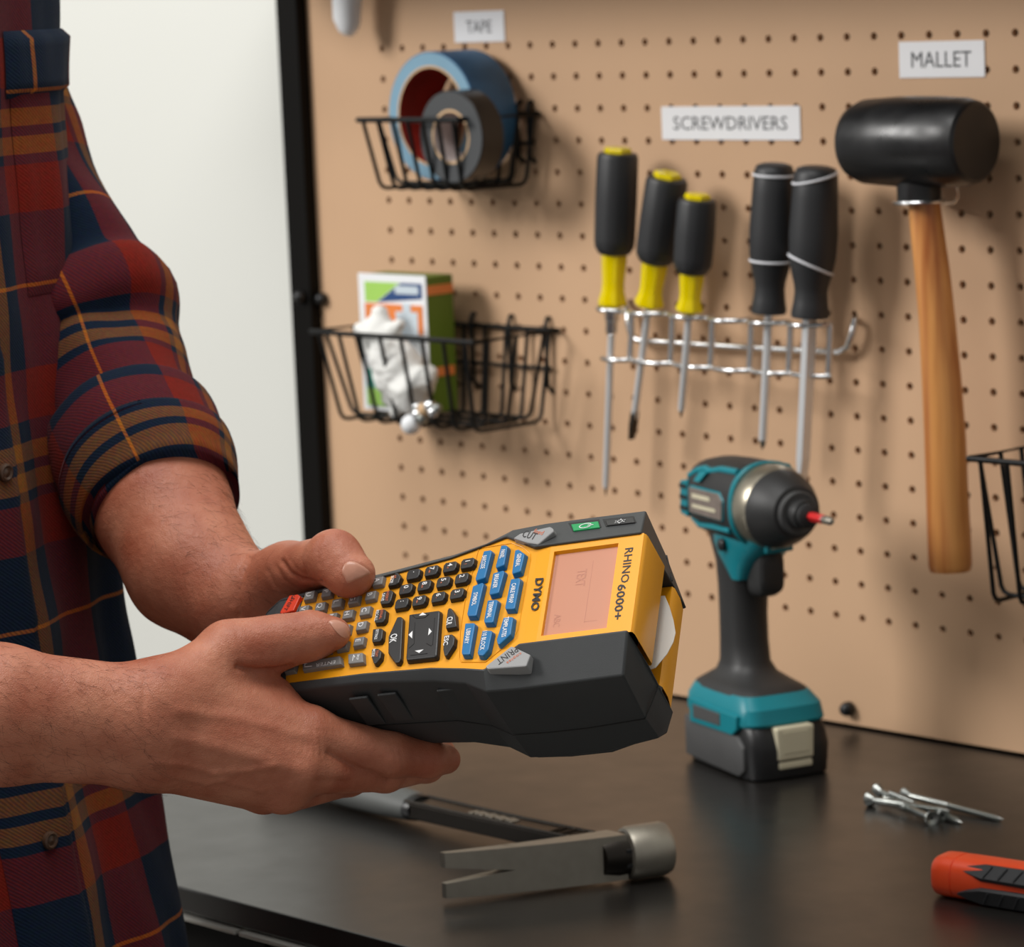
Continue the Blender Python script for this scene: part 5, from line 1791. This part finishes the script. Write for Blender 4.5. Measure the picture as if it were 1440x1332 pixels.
def screw(head, tip, z0, z1, label, thr=0.55):
    A, B = onZ(*head, z0), onZ(*tip, z1)
    d = B - A
    L = np.linalg.norm(d)
    d /= L
    t = thing('wood_screw', (A[0], A[1], 0), label, 'screw', GS)
    MB().lathe([(.0004, .0008), (.0026, .0008), (.0036, .0), (.0052, 0), (.0054, .0007), (.0030, .0046), (.0024, .0055)], A, d, 16).build('screw_head', 'zinc', t, smooth=40)
    MB().lathe([(.0015, .0007), (.0013, .0004)], A, d, 4).build('drive_recess', 'blackplastic', t)
    MB().lathe([(.0023, .004), (.0023, L * (1 - thr)), (.0018, L * (1 - thr) + .001), (.0018, L - .006), (.0003, L)], A, d, 12).build('shank', 'zinc', t, smooth=40)
    X, Y, D_ = frame_from(d)
    P = []
    n = int(L * thr / 0.0021)
    for k in range(n * 8):
        z = L * (1 - thr) + (L * thr - .004) * k / (n * 8)
        a = 2 * math.pi * k / 8
        P.append(A + d * z + .0021 * (math.cos(a) * X + math.sin(a) * Y))
    MB().tube(P, .00055, 4).build('thread', 'zinc', t, smooth=60)
    return t


screw((1222, 1124), (1336, 1141), .0048, .0088, 'grey screw lying across the top of the screw pile')
screw((1234, 1112), (1353, 1157), .0046, .0018, 'grey screw passing under the pile, point toward the orange knife')
screw((1272, 1117), (1411, 1153), .0055, .0018, 'grey screw lying apart from the pile with its thread in full view')
screw((1311, 1151), (1240, 1120), .0046, .0062, 'grey screw with the recessed head at the near end of the pile')
screw((1327, 1147), (1246, 1114), .0046, .0100, 'grey screw whose recessed head touches the neighbouring screw head')

# ------------------------------------------------------------------ utility knife
M['knife_orange'] = mat('orange_plastic', (226, 74, 34), 0.32, noise=0.04, nscale=40)
k0 = onZ(1333, 1228, 0.0130)
k1 = onZ(1500, 1254, 0.0130)
kd = k1 - k0
kd[2] = 0
kd /= np.linalg.norm(kd)
ks = np.cross(Z3, kd)
kn = thing('utility_knife', (k0[0], k0[1], 0), 'orange utility knife with ribbed black grips beside the screws', 'knife')


def ksec(x, c, hy, hz, e=3.0, n=28, cz=0.0130):
    out = []
    for k in range(n):
        a = 2 * math.pi * k / n
        cc, ss = math.cos(a), math.sin(a)
        out.append(k0 + kd * x + ks * (c + hy * math.copysign(abs(cc) ** (2 / e), cc)) + Z3 * (cz - k0[2] + hz * math.copysign(abs(ss) ** (2 / e), ss)))
    return out


MB().loft([ksec(x, c, hy, hz) for x, c, hy, hz in ((-.0045, 0, .0125, .0112), (-.002, 0, .0145, .0126), (.004, 0, .0150, .0129), (.0095, 0, .0150, .0129), (.0102, 0, .0143, .0122), (.0109, 0, .0150, .0129), (.03, .0005, .0152, .0129), (.06, .001, .0150, .0127), (.10, .0, .0145, .0110), (.13, -.001, .0140, .0105), (.155, -.002, .0125, .009))]).build('body', 'knife_orange', kn, smooth=35)
MB().lathe([(.0030, -.0006), (.0030, .0004)], k0 + kd * .003 + ks * .009 + Z3 * (.0130 - k0[2] + .0095), Z3, 14).build('lanyard_hole', 'blackplastic', kn)
# grip inlays on the upper edge and on the near side
for nm, cy_, cz_, nrm in (('grip_inlay', -.0108, .0068, np.array([-0.80, 0.6])), ('grip_inlay', -.0132, -.0066, np.array([-0.97, -0.2]))):
    secs = []
    for x, w in ((.016, .0006), (.022, .0030), (.032, .0056), (.06, .0058), (.10, .0056), (.135, .0035), (.145, .001)):
        tv = np.array([nrm[1], -nrm[0]])
        row = []
        for s_, o_ in ((-1, 0), (-.8, .0016), (.8, .0016), (1, 0), (1, -.004), (-1, -.004)):
            yv, zv = cy_ + tv[0] * w * s_ + nrm[0] * (o_ + .0012), cz_ + tv[1] * w * s_ + nrm[1] * (o_ + .0012)
            row.append(k0 + kd * x + ks * yv + Z3 * (.0130 - k0[2] + zv))
        secs.append(row)
    gi = MB().loft(secs).build(nm, 'gripblack', kn, smooth=30)
    for k in range(9):
        x = .036 + k * .0105
        tv = np.array([nrm[1], -nrm[0]])
        MB().tube([k0 + kd * (x + q * .002) + ks * (cy_ + tv[0] * 0.0038 * q + nrm[0] * .0030) + Z3 * (.0130 - k0[2] + cz_ + tv[1] * 0.0038 * q + nrm[1] * .0030) for q in (-1, -.3, .3, 1)], .0007, 6).build('grip_rib', 'gripblack', gi, smooth=60)

# ------------------------------------------------------------------ fine hair on the forearms
mb = MB()
src = []
Vw = V_all
Qc = V_all[Q_all].mean(1)
e1 = V_all[Q_all[:, 1]] - V_all[Q_all[:, 0]]
e2 = V_all[Q_all[:, 3]] - V_all[Q_all[:, 0]]
Nn = np.cross(e1, e2)
Nn /= np.linalg.norm(Nn, axis=1)[:, None] + 1e-12
cc = (Qc - CAM) @ RC.T
PX = np.stack([720 + FPX * cc[:, 0] / cc[:, 2], 666 + FPX * cc[:, 1] / cc[:, 2]], 1)
fac = np.sum(Nn * (CAM - Qc), 1)
fine = np.arange(len(Q_all)) < sum(1 for _ in range(0)) + len(Q_all)
size = np.linalg.norm(e1, axis=1)
selA = (size < 0.004) & (PX[:, 0] < 225) & (PX[:, 0] > -60) & (PX[:, 1] > 890)
selB = (size < 0.004) & (PX[:, 0] > 150) & (PX[:, 0] < 375) & (PX[:, 1] > 660) & (PX[:, 1] < 850) & (PX[:, 0] + 0.45 * (850 - PX[:, 1]) > 250)
for sel, n, dirv, ln in ((selA, 620, RC.T @ np.array([0.75, 0.45, 0.0]), 0.010), (selB, 480, RC.T @ np.array([0.7, 0.35, 0.0]), 0.009)):
    ids = np.flatnonzero(sel & (fac > -0.6))
    if not len(ids):
        continue
    for i in rng.choice(ids, min(n, len(ids)), replace=False):
        nn = Nn[i] if Nn[i] @ Nn[i] > .5 else np.array([0, 0, 1.0])
        d = dirv + rng.normal(0, 0.35, 3)
        d = d - nn * (d @ nn) * 0.8
        d /= np.linalg.norm(d)
        l_ = ln * rng.uniform(0.5, 1.2)
        p = Qc[i] - nn * .0003
        cv = np.cross(nn, d) * rng.normal(0, .3)
        mb.tube([p, p + d * l_ * .4 + nn * .0010 + cv * l_ * .15, p + d * l_ + nn * .0006 + cv * l_ * .6], [.000045, .00004, .00002], 3, caps=False)
h_ = mb.build('arm_hair', 'hair', body)
tag(h_, kind='stuff')
